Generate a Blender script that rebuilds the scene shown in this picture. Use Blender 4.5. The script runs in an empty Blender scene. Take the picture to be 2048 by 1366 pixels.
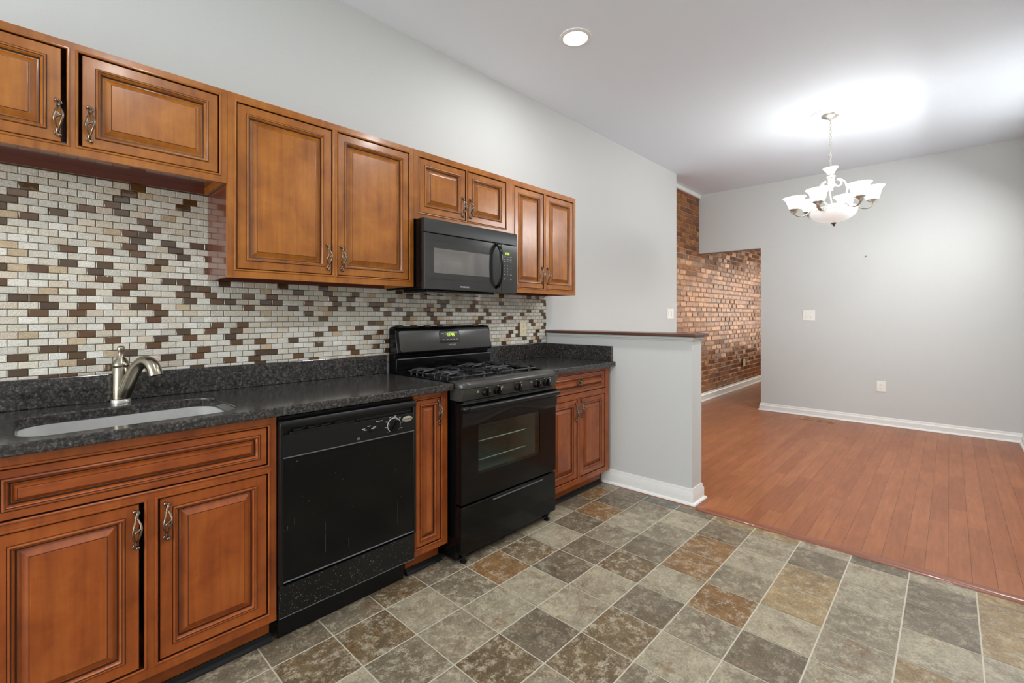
import bpy, bmesh, math, random
from mathutils import Vector, Matrix
C = bpy.context.scene
COL = C.collection
PI = math.pi
R = random.Random(7)

# ------------------------------------------------------------------ camera, world, lights, exposure
VP1, VP2, HORIZ = 1900.0, 45.0, 631.0
F = math.sqrt((VP1-1024)*(1024-VP2))
cam = bpy.data.cameras.new('camera'); camo = bpy.data.objects.new('camera', cam); COL.objects.link(camo)
cam.sensor_width = 36.0; cam.lens = F/2048*36.0; cam.shift_y = -(683-HORIZ)/2048; cam.clip_start = 0.02
yaw = math.atan2(VP1-1024, F)                       # angle of the view direction from +X
camo.location = (0, -2.453, 1.255)
camo.rotation_euler = (PI/2, 0, yaw - PI/2)
C.camera = camo

w = bpy.data.worlds.new('world'); C.world = w; w.use_nodes = True
w.node_tree.nodes['Background'].inputs[0].default_value = (0.75, 0.86, 1.0, 1)
w.node_tree.nodes['Background'].inputs[1].default_value = 1.0
C.view_settings.view_transform = 'Standard'; C.view_settings.look = 'None'
C.view_settings.exposure = 0.34; C.view_settings.gamma = 1.0; C.view_settings.use_curve_mapping = False

def lamp(name, typ, loc, power, color=(1, 1, 1), size=0.2, size_y=None, rot=(0, 0, 0), parent=None):
    l = bpy.data.lights.new(name, typ); l.energy = power; l.color = color
    if typ == 'AREA':
        l.size = size
        if size_y: l.shape = 'RECTANGLE'; l.size_y = size_y
        else: l.shape = 'DISK'
    elif typ == 'SPOT':
        l.shadow_soft_size = size; l.spot_size = math.radians(150); l.spot_blend = 0.8
    else: l.shadow_soft_size = size
    o = bpy.data.objects.new(name, l); COL.objects.link(o); o.location = loc; o.rotation_euler = rot
    if parent: o.parent = parent
    return o

CEIL = 3.0
ROOM_Y = -2.98            # wall behind and beside the camera
XREAR, XFAR, XEND = -3.4, 6.76, 11.6
# front-room window inferred from brick glints; kitchen end and dining windows added as fill
lamp('added_kitchen_fill', 'AREA', (XREAR+0.03, -1.55, 1.40), 84, (0.99, 1.0, 1.0), 2.1, 1.95, (0, -PI/2, 0))
lamp('added_dining_fill', 'AREA', (5.15, ROOM_Y+0.03, 2.53), 45, (0.98, 0.99, 1.0), 1.5, 0.5, (PI/2-0.92, 0, 0))
lamp('front_window_daylight', 'AREA', (XEND-0.03, -1.4, 1.5), 36, (1.0, 0.86, 0.66), 1.9, 1.8, (0, PI/2, 0))
DOWNLIGHTS = [(2.385, -0.745), (0.45, -1.55), (2.385, -2.35), (0.45, -2.45)]  # first one is in view, the other three are added to light the room
DOWN_W = [7.5, 5, 16, 9]

# ------------------------------------------------------------------ materials
def lin(r, g, b):
    f = lambda v: v/12.92 if v <= 0.04045 else ((v+0.055)/1.055)**2.4
    return (f(r/255), f(g/255), f(b/255), 1)

class NT:
    """small node-tree helper"""
    def __init__(s, name):
        s.m = bpy.data.materials.new(name); s.m.use_nodes = True
        s.t = s.m.node_tree; s.n = s.t.nodes; s.b = s.n['Principled BSDF']
    def add(s, typ, **kw):
        nd = s.n.new(typ)
        for k, v in kw.items(): setattr(nd, k, v)
        return nd
    def link(s, a, b): s.t.links.new(a, b)
    def setv(s, **kw):
        names = dict(color='Base Color', rough='Roughness', metal='Metallic', spec='Specular IOR Level', coat='Coat Weight',
                     coat_rough='Coat Roughness', trans='Transmission Weight', ior='IOR', emit='Emission Color', estr='Emission Strength', alpha='Alpha')
        for k, v in kw.items(): s.b.inputs[names[k]].default_value = v
        return s
    def coord(s, kind='Object', scale=(1, 1, 1), rand=False):
        tc = s.add('ShaderNodeTexCoord'); mp = s.add('ShaderNodeMapping'); mp.inputs['Scale'].default_value = scale
        src = tc.outputs[kind]
        if rand:
            oi = s.add('ShaderNodeObjectInfo'); vm = s.add('ShaderNodeVectorMath', operation='SCALE')
            vm.inputs[0].default_value = (7.3, 3.1, 11.7); s.link(oi.outputs['Random'], vm.inputs['Scale'])
            va = s.add('ShaderNodeVectorMath', operation='ADD'); s.link(src, va.inputs[0]); s.link(vm.outputs[0], va.inputs[1]); src = va.outputs[0]
        s.link(src, mp.inputs['Vector']); return mp.outputs['Vector']
    def noise(s, vec, scale, detail=4, rough=0.55, dist=0.0):
        nd = s.add('ShaderNodeTexNoise'); nd.inputs['Scale'].default_value = scale; nd.inputs['Detail'].default_value = detail
        nd.inputs['Roughness'].default_value = rough; nd.inputs['Distortion'].default_value = dist
        s.link(vec, nd.inputs['Vector']); return nd.outputs['Fac']
    def ramp(s, fac, stops, interp='LINEAR'):
        nd = s.add('ShaderNodeValToRGB'); nd.color_ramp.interpolation = interp
        e = nd.color_ramp.elements
        while len(e) < len(stops): e.new(0.5)
        for el, (p, c) in zip(e, stops): el.position = p; el.color = c if len(c) == 4 else (*c, 1)
        s.link(fac, nd.inputs['Fac']); return nd.outputs['Color']
    def mix(s, fac, a, b, blend='MIX'):
        nd = s.add('ShaderNodeMix', data_type='RGBA', blend_type=blend)
        for sock, v in ((nd.inputs['Factor'], fac), (nd.inputs[6], a), (nd.inputs[7], b)):
            if hasattr(v, 'node'): s.link(v, sock)
            else: sock.default_value = v
        return nd.outputs[2]
    def math(s, op, a, b=0.0):
        nd = s.add('ShaderNodeMath', operation=op)
        for sock, v in ((nd.inputs[0], a), (nd.inputs[1], b)):
            if hasattr(v, 'node'): s.link(v, sock)
            else: sock.default_value = v
        return nd.outputs[0]
    def bump(s, h, strength=0.2, dist=0.01):
        nd = s.add('ShaderNodeBump'); nd.inputs['Strength'].default_value = strength; nd.inputs['Distance'].default_value = dist
        s.link(h, nd.inputs['Height']); s.link(nd.outputs['Normal'], s.b.inputs['Normal'])
    def base(s, c): s.link(c, s.b.inputs['Base Color'])
    def rough(s, c): s.link(c, s.b.inputs['Roughness'])
    def attr(s, name='col'):
        nd = s.add('ShaderNodeAttribute', attribute_name=name); return nd.outputs['Color']

def plain(name, color, rough=0.5, metal=0.0, spec=0.5, coat=0.0, grain=0.0, gscale=60):
    t = NT(name).setv(color=color, rough=rough, metal=metal, spec=spec, coat=coat)
    v = t.coord('Object')
    n = t.noise(v, gscale, 4)
    t.base(t.mix(0.10, color, t.ramp(n, [(0.3, tuple(c*0.7 for c in color[:3])), (0.7, tuple(min(1, c*1.25) for c in color[:3]))])))
    t.rough(t.math('ADD', t.math('MULTIPLY', n, rough*0.3), rough*0.85))
    if grain: t.bump(n, grain, 0.004)
    return t.m

def wood_mat(name, axis, dark, mid, light, rough=0.30):
    t = NT(name).setv(rough=rough, spec=0.4, coat=0.18, coat_rough=0.14)
    sc = {'Z': (26, 26, 1.5), 'X': (1.5, 26, 26)}[axis]
    v = t.coord('Object', sc, rand=True)
    g = t.noise(v, 1.6, 8, 0.62, 0.6)
    v2 = t.coord('Object', (1, 1, 1), rand=True)
    cl = t.noise(v2, 6.5, 5, 0.6, 0.4)
    c1 = t.ramp(g, [(0.30, dark), (0.52, mid), (0.74, light)])
    c2 = t.mix(0.55, c1, t.ramp(cl, [(0.32, dark), (0.5, mid), (0.68, light)]))
    sp = t.noise(v2, 190, 2)
    speck = t.ramp(sp, [(0.30, (1, 1, 1)), (0.31, (0, 0, 0))])
    t.base(t.mix(t.math('MULTIPLY', speck, 0.25), c2, dark))
    t.bump(g, 0.06, 0.002)
    return t.m

W_D, W_M, W_L = lin(122, 66, 20), lin(160, 95, 30), lin(182, 116, 42)
M_WOOD = wood_mat('cinnamon_maple', 'Z', W_D, W_M, W_L)
M_WOODH = wood_mat('cinnamon_maple_crossgrain', 'X', W_D, W_M, W_L)
B_D, B_M, B_L = lin(116, 52, 20), lin(156, 78, 30), lin(176, 97, 40)  # same maple as the uppers, dimmer light down here put into its colour
M_BWOOD = wood_mat('shaded_maple', 'Z', B_D, B_M, B_L)
M_BWOODH = wood_mat('shaded_maple_crossgrain', 'X', B_D, B_M, B_L)
M_GLAZE = plain('dark_glaze', lin(58, 26, 12), 0.4)
M_CAPWOOD = plain('dark_walnut_cap', lin(84, 50, 36), 0.35, coat=0.2)
M_UNDER = plain('cherry_veneer', lin(104, 56, 42), 0.16, coat=0.4)
M_PAINT = plain('greige_wall_paint', lin(204, 206, 204), 0.62, spec=0.3, grain=0.03, gscale=220)
M_CEIL = plain('white_ceiling_paint', lin(234, 243, 252), 0.8, spec=0.2, grain=0.03, gscale=200)
M_TRIM = plain('white_gloss_trim', lin(232, 232, 228), 0.35)
M_PLATE = plain('white_plastic', lin(236, 234, 226), 0.35)
M_IVORY = plain('ivory_plastic', lin(222, 208, 176), 0.4)
M_SLOT = plain('dark_slot', lin(70, 66, 60), 0.6)
M_BLACK = plain('black_enamel', (0.0035, 0.0035, 0.0037, 1), 0.12, spec=0.28)
M_BLACKS = plain('black_satin_plastic', (0.006, 0.006, 0.0063, 1), 0.34, spec=0.32)
M_PANELB = plain('charcoal_gloss_panel', (0.046, 0.045, 0.041, 1), 0.28, gscale=500)
M_MWGL = plain('charcoal_gloss_door', (0.026, 0.027, 0.027, 1), 0.10, spec=0.7)
M_MWWIN = plain('dark_mirror_window', (0.30, 0.30, 0.295, 1), 0.06, metal=1.0)
M_IRON = plain('cast_iron', (0.016, 0.016, 0.018, 1), 0.38)
M_RUBBER = plain('black_rubber', (0.007, 0.0075, 0.008, 1), 0.5, spec=0.3)
M_GREYLINE = plain('worn_grey_edge', lin(98, 101, 105), 0.4)
M_PRINT = plain('light_grey_print', lin(176, 176, 172), 0.5)
M_KRING = plain('white_ring_print', lin(205, 208, 210), 0.4)
M_BADGE = plain('pewter_badge', lin(176, 170, 152), 0.35, metal=0.3)
M_SCRATCH = plain('chipped_paint_fleck', lin(84, 86, 88), 0.6)
M_STEEL = plain('brushed_steel', lin(214, 214, 212), 0.34, metal=0.45)
M_NICKEL = plain('brushed_nickel', lin(152, 144, 128), 0.26, metal=1.0)
M_CHNICK = plain('satin_nickel_light', lin(200, 197, 188), 0.30, metal=0.7)
M_WHITEM = plain('antique_white_metal', lin(232, 230, 222), 0.35, metal=0.2)
M_PEWTER = plain('antique_pewter', lin(132, 118, 104), 0.28, metal=1.0)
M_BRASSV = plain('tan_metal_register', lin(176, 128, 86), 0.4, metal=0.2)
M_CHROME = plain('oven_rack_chrome', lin(190, 188, 178), 0.3, metal=0.6)
M_CAVITY = plain('grey_speckled_oven_enamel', lin(190, 200, 192), 0.45, gscale=400)

t = NT('green_display').setv(color=(0.02, 0.03, 0.0, 1), emit=lin(190, 235, 20), estr=1.6); M_LED = t.m
t = NT('lit_frosted_shade').setv(color=(0.9, 0.9, 0.88, 1), rough=0.4, emit=(1.0, 0.975, 0.93, 1), estr=3.4); M_SHADE = t.m
t = NT('alabaster_glass').setv(color=(0.86, 0.86, 0.83, 1), rough=0.3, emit=(1.0, 0.99, 0.97, 1), estr=0.30)  # slight glow added to whiten the bowl, no bulb inside
v = t.coord('Object'); t.base(t.ramp(t.noise(v, 14, 6, 0.6, 1.2), [(0.3, (0.75, 0.75, 0.72)), (0.7, (0.92, 0.92, 0.9))])); M_BOWL = t.m
t = NT('lit_lens').setv(color=(0.9, 0.9, 0.9, 1), emit=(1.0, 0.99, 0.97, 1), estr=12.0); M_LENS = t.m
t = NT('clear_crystal').setv(color=(0.97, 0.97, 0.96, 1), rough=0.05, trans=0.7, ior=1.5); M_CRYST = t.m

# oven glass: dark tinted pane one can see through
t = NT('tinted_oven_glass')
tr = t.add('ShaderNodeBsdfTransparent'); tr.inputs[0].default_value = (0.56, 0.62, 0.60, 1)
gl = t.add('ShaderNodeBsdfGlossy'); gl.inputs[0].default_value = (0.9, 0.9, 0.88, 1); gl.inputs['Roughness'].default_value = 0.12
lw = t.add('ShaderNodeLayerWeight'); lw.inputs[0].default_value = 0.25
mx = t.add('ShaderNodeMixShader'); t.link(t.math('ADD', t.math('MULTIPLY', lw.outputs['Fresnel'], 0.16), 0.03), mx.inputs[0])
t.link(tr.outputs[0], mx.inputs[1]); t.link(gl.outputs[0], mx.inputs[2])
t.link(mx.outputs[0], t.n['Material Output'].inputs['Surface']); M_OGLASS = t.m

def flecked(name, rough, scale, thr, spec):
    t = NT(name).setv(rough=rough, spec=spec); v = t.coord('Object')
    n = t.noise(v, scale, 2, 0.5); n2 = t.noise(v, 7, 4)
    f = t.ramp(t.math('ADD', n, t.math('MULTIPLY', n2, 0.12)), [(thr, (0, 0, 0)), (thr+0.02, (1, 1, 1))])
    t.base(t.mix(f, (0.0042, 0.0042, 0.0045, 1), lin(120, 122, 124))); return t.m
M_FLECK1 = flecked('worn_black_enamel', 0.15, 120, 0.815, 0.25)
M_FLECK2 = flecked('splashed_black_plastic', 0.34, 190, 0.735, 0.42)

# granite
t = NT('tan_brown_granite').setv(rough=0.13, spec=0.55)
v = t.coord('Object')
nz = t.add('ShaderNodeTexVoronoi'); nz.inputs['Scale'].default_value = 165; t.link(v, nz.inputs['Vector'])
n1 = t.noise(v, 88, 6, 0.72); n2 = t.noise(v, 190, 4, 0.7); n3 = t.noise(v, 24, 4, 0.6)
c = t.ramp(n1, [(0.36, lin(24, 24, 25)), (0.50, lin(46, 46, 46)), (0.60, lin(84, 80, 76)), (0.72, lin(128, 122, 116))])
c = t.mix(t.ramp(n3, [(0.47, (0, 0, 0)), (0.64, (0.5, 0.5, 0.5))]), c, lin(58, 48, 43))
sp = t.math('MULTIPLY', t.ramp(n2, [(0.60, (0, 0, 0)), (0.68, (1, 1, 1))]), 0.55)
c = t.mix(sp, c, lin(140, 132, 124))
t.base(c); M_GRAN = t.m

# mosaic
def mosaic(name, rough, bumpy):
    t = NT(name).setv(rough=rough, spec=0.6 if bumpy else 1.0)
    a = t.attr(); v = t.coord('Object'); n = t.noise(v, 150, 3, 0.6, 2.5)
    t.base(t.mix(0.32, a, t.mix(1.0, a, t.ramp(n, [(0.3, (0.62, 0.60, 0.56)), (0.65, (1, 1, 1))]), 'MULTIPLY')))
    if bumpy:
        vv = t.coord('Object', (40, 1, 80)); t.bump(t.noise(vv, 1.5, 1, 0.4, 3.0), 0.7, 0.004)
    else: t.bump(t.noise(v, 45, 2), 0.12, 0.004)
    return t.m
M_MOSA = mosaic('rippled_glass_mosaic', 0.24, True)
M_MOSB = mosaic('smooth_glass_mosaic', 0.09, False)
M_GROUT = plain('brown_grout', lin(98, 82, 54), 0.8)

# vinyl floor squares
t = NT('slate_vinyl').setv(rough=0.40, spec=0.4)
at = t.add('ShaderNodeAttribute', attribute_name='col'); a = at.outputs['Color']; al = at.outputs['Alpha']
v0 = t.coord('Object', (1, 1, 1)); vs = t.add('ShaderNodeVectorMath', operation='SCALE'); t.link(a, vs.inputs[0]); vs.inputs['Scale'].default_value = 61.0
vo = t.add('ShaderNodeVectorMath', operation='ADD'); t.link(v0, vo.inputs[0]); t.link(vs.outputs[0], vo.inputs[1]); v = vo.outputs[0]
n1 = t.noise(v, 7, 9, 0.70, 0.6); n2 = t.noise(v, 21, 12, 0.86, 0.1); n3 = t.noise(v, 110, 6, 0.8); n4 = t.noise(v, 10, 11, 0.82, 0.2)
c = t.mix(0.85, a, t.mix(1.0, a, t.ramp(n1, [(0.32, (0.60, 0.58, 0.55)), (0.5, (1, 1, 1)), (0.68, (1.35, 1.34, 1.30))]), 'MULTIPLY'))
cream = t.ramp(n2, [(0.50, (0, 0, 0)), (0.57, (1, 1, 1))])
c = t.mix(t.math('MULTIPLY', t.math('MULTIPLY', cream, al), 0.85), c, lin(184, 173, 150))
rust = t.ramp(n4, [(0.54, (0, 0, 0)), (0.61, (1, 1, 1))])
c = t.mix(t.math('MULTIPLY', t.math('MULTIPLY', rust, al), 0.75), c, lin(112, 80, 46))
dk = t.ramp(n2, [(0.30, (1, 1, 1)), (0.42, (0, 0, 0))])
c = t.mix(t.math('MULTIPLY', dk, 0.6), c, lin(70, 62, 50))
c = t.mix(0.75, c, t.mix(1.0, c, t.ramp(n3, [(0.34, (0.55, 0.54, 0.52)), (0.5, (1, 1, 1)), (0.64, (1.4, 1.38, 1.33))]), 'MULTIPLY'))
t.base(c); t.bump(n3, 0.10, 0.002); M_VINYL = t.m
M_FGROUT = plain('pale_vinyl_grout', lin(204, 197, 178), 0.5)

# wooden plank floor along X
t = NT('cherry_plank_floor').setv(rough=0.36, spec=0.3)
tc = t.add('ShaderNodeTexCoord'); mp = t.add('ShaderNodeMapping'); mp.inputs['Location'].default_value = (0, 2.108+0.0845*40, 0)
t.link(tc.outputs['Object'], mp.inputs['Vector'])
bk = t.add('ShaderNodeTexBrick'); bk.offset = 0.37; bk.offset_frequency = 2; bk.squash = 1.0
bk.inputs['Scale'].default_value = 1.0; bk.inputs['Mortar Size'].default_value = 0.0011; bk.inputs['Mortar Smooth'].default_value = 0.3
bk.inputs['Brick Width'].default_value = 0.83; bk.inputs['Row Height'].default_value = 0.0845
bk.inputs['Color1'].default_value = lin(164, 103, 66); bk.inputs['Color2'].default_value = lin(150, 90, 57); bk.inputs['Mortar'].default_value = lin(104, 60, 38)
t.link(mp.outputs[0], bk.inputs['Vector'])
v = t.coord('Object', (2.2, 22, 1)); g = t.noise(v, 2.0, 8, 0.65, 0.5)
v2 = t.coord('Object', (1, 2, 1)); g2 = t.noise(v2, 3.2, 4)
c = t.mix(0.6, bk.outputs['Color'], t.mix(1.0, bk.outputs['Color'], t.ramp(g, [(0.3, (0.72, 0.68, 0.64)), (0.7, (1.25, 1.25, 1.25))]), 'MULTIPLY'))
c = t.mix(0.35, c, t.mix(1.0, c, t.ramp(g2, [(0.35, (0.8, 0.78, 0.76)), (0.65, (1.2, 1.2, 1.2))]), 'MULTIPLY'))
t.base(c); t.bump(t.math('SUBTRACT', t.math('MULTIPLY', g, 0.15), bk.outputs['Fac']), 0.25, 0.002); M_PLANK = t.m

# sealed brick
t = NT('sealed_brick').setv(rough=0.22, spec=0.45, metal=0.45)
a = t.attr(); v = t.coord('Object'); n = t.noise(v, 22, 8, 0.7, 0.5); n2 = t.noise(v, 75, 5, 0.7)
t.base(t.mix(0.8, a, t.mix(1.0, a, t.ramp(n, [(0.3, (0.42, 0.36, 0.30)), (0.55, (1, 1, 1)), (0.75, (1.35, 1.3, 1.25))]), 'MULTIPLY')))
t.bump(t.math('ADD', n, t.math('MULTIPLY', n2, 0.5)), 0.5, 0.008); M_BRICK = t.m
M_MORTAR = plain('sandy_mortar', lin(172, 118, 64), 0.45, grain=0.4, gscale=120)

# ------------------------------------------------------------------ mesh helpers
def wloc(o):
    v = Vector((0, 0, 0))
    while o is not None: v += Vector(o.location); o = o.parent
    return v

class MB:
    def __init__(s): s.v = []; s.f = []; s.m = []; s.c = []; s.col = (1, 1, 1, 1)
    def vert(s, p): s.v.append(tuple(p)); return len(s.v)-1
    def face(s, ids, m=0): s.f.append(tuple(ids)); s.m.append(m); s.c.append(s.col)
    def quad(s, pts, m=0): s.face([s.vert(p) for p in pts], m)
    def box(s, x0, x1, y0, y1, z0, z1, m=0):
        x0, x1 = sorted((x0, x1)); y0, y1 = sorted((y0, y1)); z0, z1 = sorted((z0, z1))
        i = [s.vert(p) for p in ((x0,y0,z0),(x1,y0,z0),(x1,y1,z0),(x0,y1,z0),(x0,y0,z1),(x1,y0,z1),(x1,y1,z1),(x0,y1,z1))]
        for q in ((0,3,2,1),(4,5,6,7),(0,1,5,4),(1,2,6,5),(2,3,7,6),(3,0,4,7)): s.face([i[k] for k in q], m)
        return s
    def hexa(s, p, m=0):     # 8 corners, order as box
        i = [s.vert(q) for q in p]
        for q in ((0,3,2,1),(4,5,6,7),(0,1,5,4),(1,2,6,5),(2,3,7,6),(3,0,4,7)): s.face([i[k] for k in q], m)
        return s
    def rings(s, rings, m=0, closed=True, cap0=False, cap1=False, mats=None):
        ids = [[s.vert(p) for p in r] for r in rings]
        n = len(ids[0])
        for k in range(len(ids)-1):
            mm = mats[k] if mats else m
            for j in range(n if closed else n-1):
                a, b = ids[k][j], ids[k][(j+1) % n]; c, d = ids[k+1][(j+1) % n], ids[k+1][j]
                s.face((a, b, c, d), mm)
        if cap0: s.face(tuple(reversed(ids[0])), mats[0] if mats else m)
        if cap1: s.face(tuple(ids[-1]), mats[-1] if mats else m)
        return s
    def rect_loft(s, x0, x1, z0, z1, yf, prof, fill=True, capm=0):
        """concentric rectangles facing -Y; prof = (inset, outward height, material of the band that ends here)"""
        rr = []; mats = []
        for d, h, m in prof:
            rr.append([(x0+d, yf-h, z0+d), (x1-d, yf-h, z0+d), (x1-d, yf-h, z1-d), (x0+d, yf-h, z1-d)]); mats.append(m)
        ids = [[s.vert(p) for p in r] for r in rr]
        for k in range(len(ids)-1):
            for j in range(4): s.face((ids[k][j], ids[k][(j+1) % 4], ids[k+1][(j+1) % 4], ids[k+1][j]), mats[k+1])
        if fill: s.face(ids[-1], capm)
        return s
    def tube(s, pts, rad, seg=8, m=0, cap=True, flat=None):
        pts = [Vector(p) for p in pts]; n = len(pts)
        if not hasattr(rad, '__len__'): rad = [rad]*n
        rings = []; up = Vector((0, 0, 1)); prev = None
        for i in range(n):
            d = (pts[min(i+1, n-1)]-pts[max(i-1, 0)])
            if d.length < 1e-9: d = Vector((0, 0, 1))
            d.normalize()
            if prev is None:
                a = d.orthogonal() if abs(d.dot(up)) > 0.95 else d.cross(up)
                a.normalize()
            else:
                a = prev - d*prev.dot(d)
                a = a.normalized() if a.length > 1e-6 else d.orthogonal().normalized()
            b = d.cross(a); prev = a
            fa, fb = flat if flat else (1, 1)
            rings.append([pts[i]+(a*math.cos(2*PI*k/seg)*fa+b*math.sin(2*PI*k/seg)*fb)*rad[i] for k in range(seg)])
        s.rings(rings, m, True, cap, cap); return s
    def lathe(s, prof, c, seg=24, m=0, axis='Z', cap0=False, cap1=False, mats=None):
        rr = []
        for r, h in prof:
            ring = []
            for k in range(seg):
                a = 2*PI*k/seg; u, v = r*math.cos(a), r*math.sin(a)
                ring.append({'Z': (c[0]+u, c[1]+v, c[2]+h), 'Y': (c[0]+u, c[1]-h, c[2]+v), 'X': (c[0]+h, c[1]+u, c[2]+v)}[axis])
            rr.append(ring)
        s.rings(rr, m, True, cap0, cap1, mats); return s
    def ball(s, c, r, m=0, seg=10, sz=1.0):
        n = 6
        prof = [(max(1e-4, r*math.sin(PI*k/n)), -r*sz*math.cos(PI*k/n)) for k in range(n+1)]
        return s.lathe(prof, c, seg, m)
    def xform(s, fn): s.v = [tuple(fn(Vector(p))) for p in s.v]; return s
    def build(s, name, mats, parent=None, smooth=35, bevel=0.0, seg=2, color=False):
        me = bpy.data.meshes.new(name)
        off = wloc(parent) if parent else Vector((0, 0, 0))
        me.from_pydata([tuple(Vector(p)-off) for p in s.v], [], s.f)
        if not isinstance(mats, (list, tuple)): mats = [mats]
        for m in mats: me.materials.append(m)
        me.polygons.foreach_set('material_index', s.m)
        if color:
            at = me.color_attributes.new('col', 'FLOAT_COLOR', 'CORNER'); data = []
            for p, c in zip(me.polygons, s.c): data.extend(list(c)*len(p.vertices))
            at.data.foreach_set('color', data)
        bm = bmesh.new(); bm.from_mesh(me)
        if not color: bmesh.ops.recalc_face_normals(bm, faces=bm.faces)
        bm.to_mesh(me); bm.free()
        if smooth:
            me.polygons.foreach_set('use_smooth', [True]*len(me.polygons)); me.set_sharp_from_angle(angle=math.radians(smooth))
        me.update()
        o = bpy.data.objects.new(name, me); COL.objects.link(o)
        if parent: o.parent = parent
        if bevel:
            b = o.modifiers.new('bevel', 'BEVEL'); b.width = bevel; b.segments = seg; b.limit_method = 'ANGLE'; b.angle_limit = math.radians(40)
        return o

def thing(name, label, cat, loc, group=None):
    o = bpy.data.objects.new(name, None); COL.objects.link(o); o.location = loc; o.empty_display_size = 0.1
    o['label'] = label; o['category'] = cat
    if group: o['group'] = group
    return o
def tag(o, label, cat, group=None):
    o['label'] = label; o['category'] = cat
    if group: o['group'] = group
    return o
def struct(o, label=None):
    o['kind'] = 'structure'
    if label: o['label'] = label
    return o
def bx(*a, **k): m = MB(); m.box(*a); return m

def lettering(text, size, loc, mat, parent, name='lettering', align='CENTER', depth=0.0004, shear=0.0, rot=(PI/2, 0, 0)):
    cu = bpy.data.curves.new('t', 'FONT'); cu.body = text; cu.size = size; cu.align_x = align; cu.align_y = 'CENTER'; cu.extrude = depth; cu.shear = shear
    to = bpy.data.objects.new('t', cu); COL.objects.link(to)
    dg = bpy.context.evaluated_depsgraph_get(); dg.update()
    me = bpy.data.meshes.new_from_object(to.evaluated_get(dg)); me.name = name
    bpy.data.objects.remove(to); bpy.data.curves.remove(cu)
    me.materials.clear(); me.materials.append(mat)
    o = bpy.data.objects.new(name, me); COL.objects.link(o); o.parent = parent
    o.location = Vector(loc)-wloc(parent); o.rotation_euler = rot
    return o

SEG = {'0': 'abcdef', '1': 'bc', '2': 'abged', '4': 'fgbc', '5': 'afgcd'}
def seven_segment(text, x, z, y, h, mat, parent, name):
    m = MB(); wd = h*0.5; th = h*0.13; cx = x
    for ch in text:
        if ch == ':':
            for zz in (0.32, 0.68): m.box(cx+th*0.2, cx+th*1.2, y-0.0006, y, z+h*zz-th/2, z+h*zz+th/2)
            cx += th*2.4; continue
        S = SEG[ch]
        q = {'a': (0, wd, h-th, h), 'd': (0, wd, 0, th), 'g': (0, wd, h/2-th/2, h/2+th/2), 'f': (0, th, h/2, h), 'b': (wd-th, wd, h/2, h), 'e': (0, th, 0, h/2), 'c': (wd-th, wd, 0, h/2)}
        for k in S: a = q[k]; m.box(cx+a[0], cx+a[1], y-0.0006, y, z+a[2], z+a[3])
        cx += wd*1.45
    return m.build(name, mat, parent, smooth=0)

# ------------------------------------------------------------------ the setting
# floor of the kitchen : vinyl in 9 inch squares
PAL = {'d': (110, 99, 82, .55), 'g': (118, 108, 91, .85), 'm': (132, 122, 103, .85), 'l': (152, 143, 122, .85), 'b': (108, 92, 68, .9), 'r': (130, 98, 62, .75), 'o': (150, 128, 92, .75), 'u': (98, 98, 95, .5)}
TX0, TY0, TW, TH = 0.152, -0.929, 0.2285, 0.2301
TILES = {}
for j_, i0, row in ((1, 0, 'ggdgbggglldr'), (0, 1, 'mbblgrbldrdd'), (-1, 2, 'lgmllrdmlmuu'), (-2, 3, 'mbdllbdmld'), (-3, 4, 'mbbdlrrdo'), (-4, 5, 'glmrmllo'), (-5, 6, 'ldloodl'), (-6, 7, 'lmmlld'), (-7, 8, 'olddlo'), (-8, 8, 'mloool')):
    for q_, ch_ in enumerate(row): TILES[(i0+q_, j_)] = ch_
TILES[(7, -1)] = 'd'; TILES[(6, -1)] = 'l'
fl = MB()
fl.col = (1, 1, 1, 1)
fl.quad([(XREAR, ROOM_Y, -0.0012), (3.02, ROOM_Y, -0.0012), (3.02, 0, -0.0012), (XREAR, 0, -0.0012)], 1)
g = 0.0027
for i in range(-16, 13):
    for j in range(-10, 5):
        x0, x1 = TX0+i*TW+g, TX0+(i+1)*TW-g; y0, y1 = TY0+j*TH+g, TY0+(j+1)*TH-g
        x0, x1, y0, y1 = max(x0, XREAR), min(x1, 3.0), max(y0, ROOM_Y), min(y1, -0.02)
        if x1-x0 < 0.01 or y1-y0 < 0.01: continue
        k = TILES.get((i, j)) or R.choice('dggmmllbbroum')
        c = lin(*PAL[k][:3]); f = R.uniform(0.92, 1.08)
        fl.col = (c[0]*f, c[1]*f, c[2]*f, PAL[k][3])
        fl.quad([(x0, y0, 0), (x1, y0, 0), (x1, y1, 0), (x0, y1, 0)], 0)
struct(fl.build('floor', [M_VINYL, M_FGROUT], smooth=0, color=True), 'grey and brown slate-look vinyl kitchen floor')
m = MB(); m.quad([(3.0, ROOM_Y, 0.0), (XEND, ROOM_Y, 0.0), (XEND, 0.3, 0.0), (3.0, 0.3, 0.0)])
struct(m.build('floor_dining', M_PLANK, smooth=0), 'reddish brown plank floor of the dining room')
struct(bx(XREAR, XEND, ROOM_Y-0.1, 0.4, CEIL, CEIL+0.1).build('ceiling', M_CEIL, smooth=0))
struct(bx(XREAR-0.1, 5.549, 0, 0.12, 0, CEIL).build('wall_kitchen', M_PAINT, smooth=0))
# far wall with the opening beside the brick wall
m = MB(); m.box(XFAR, XFAR+0.13, ROOM_Y, -0.623, 0, CEIL); m.box(XFAR, XFAR+0.13, -0.623, 0.2, 2.152, CEIL)
struct(m.build('wall_dining', M_PAINT, smooth=0))
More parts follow.
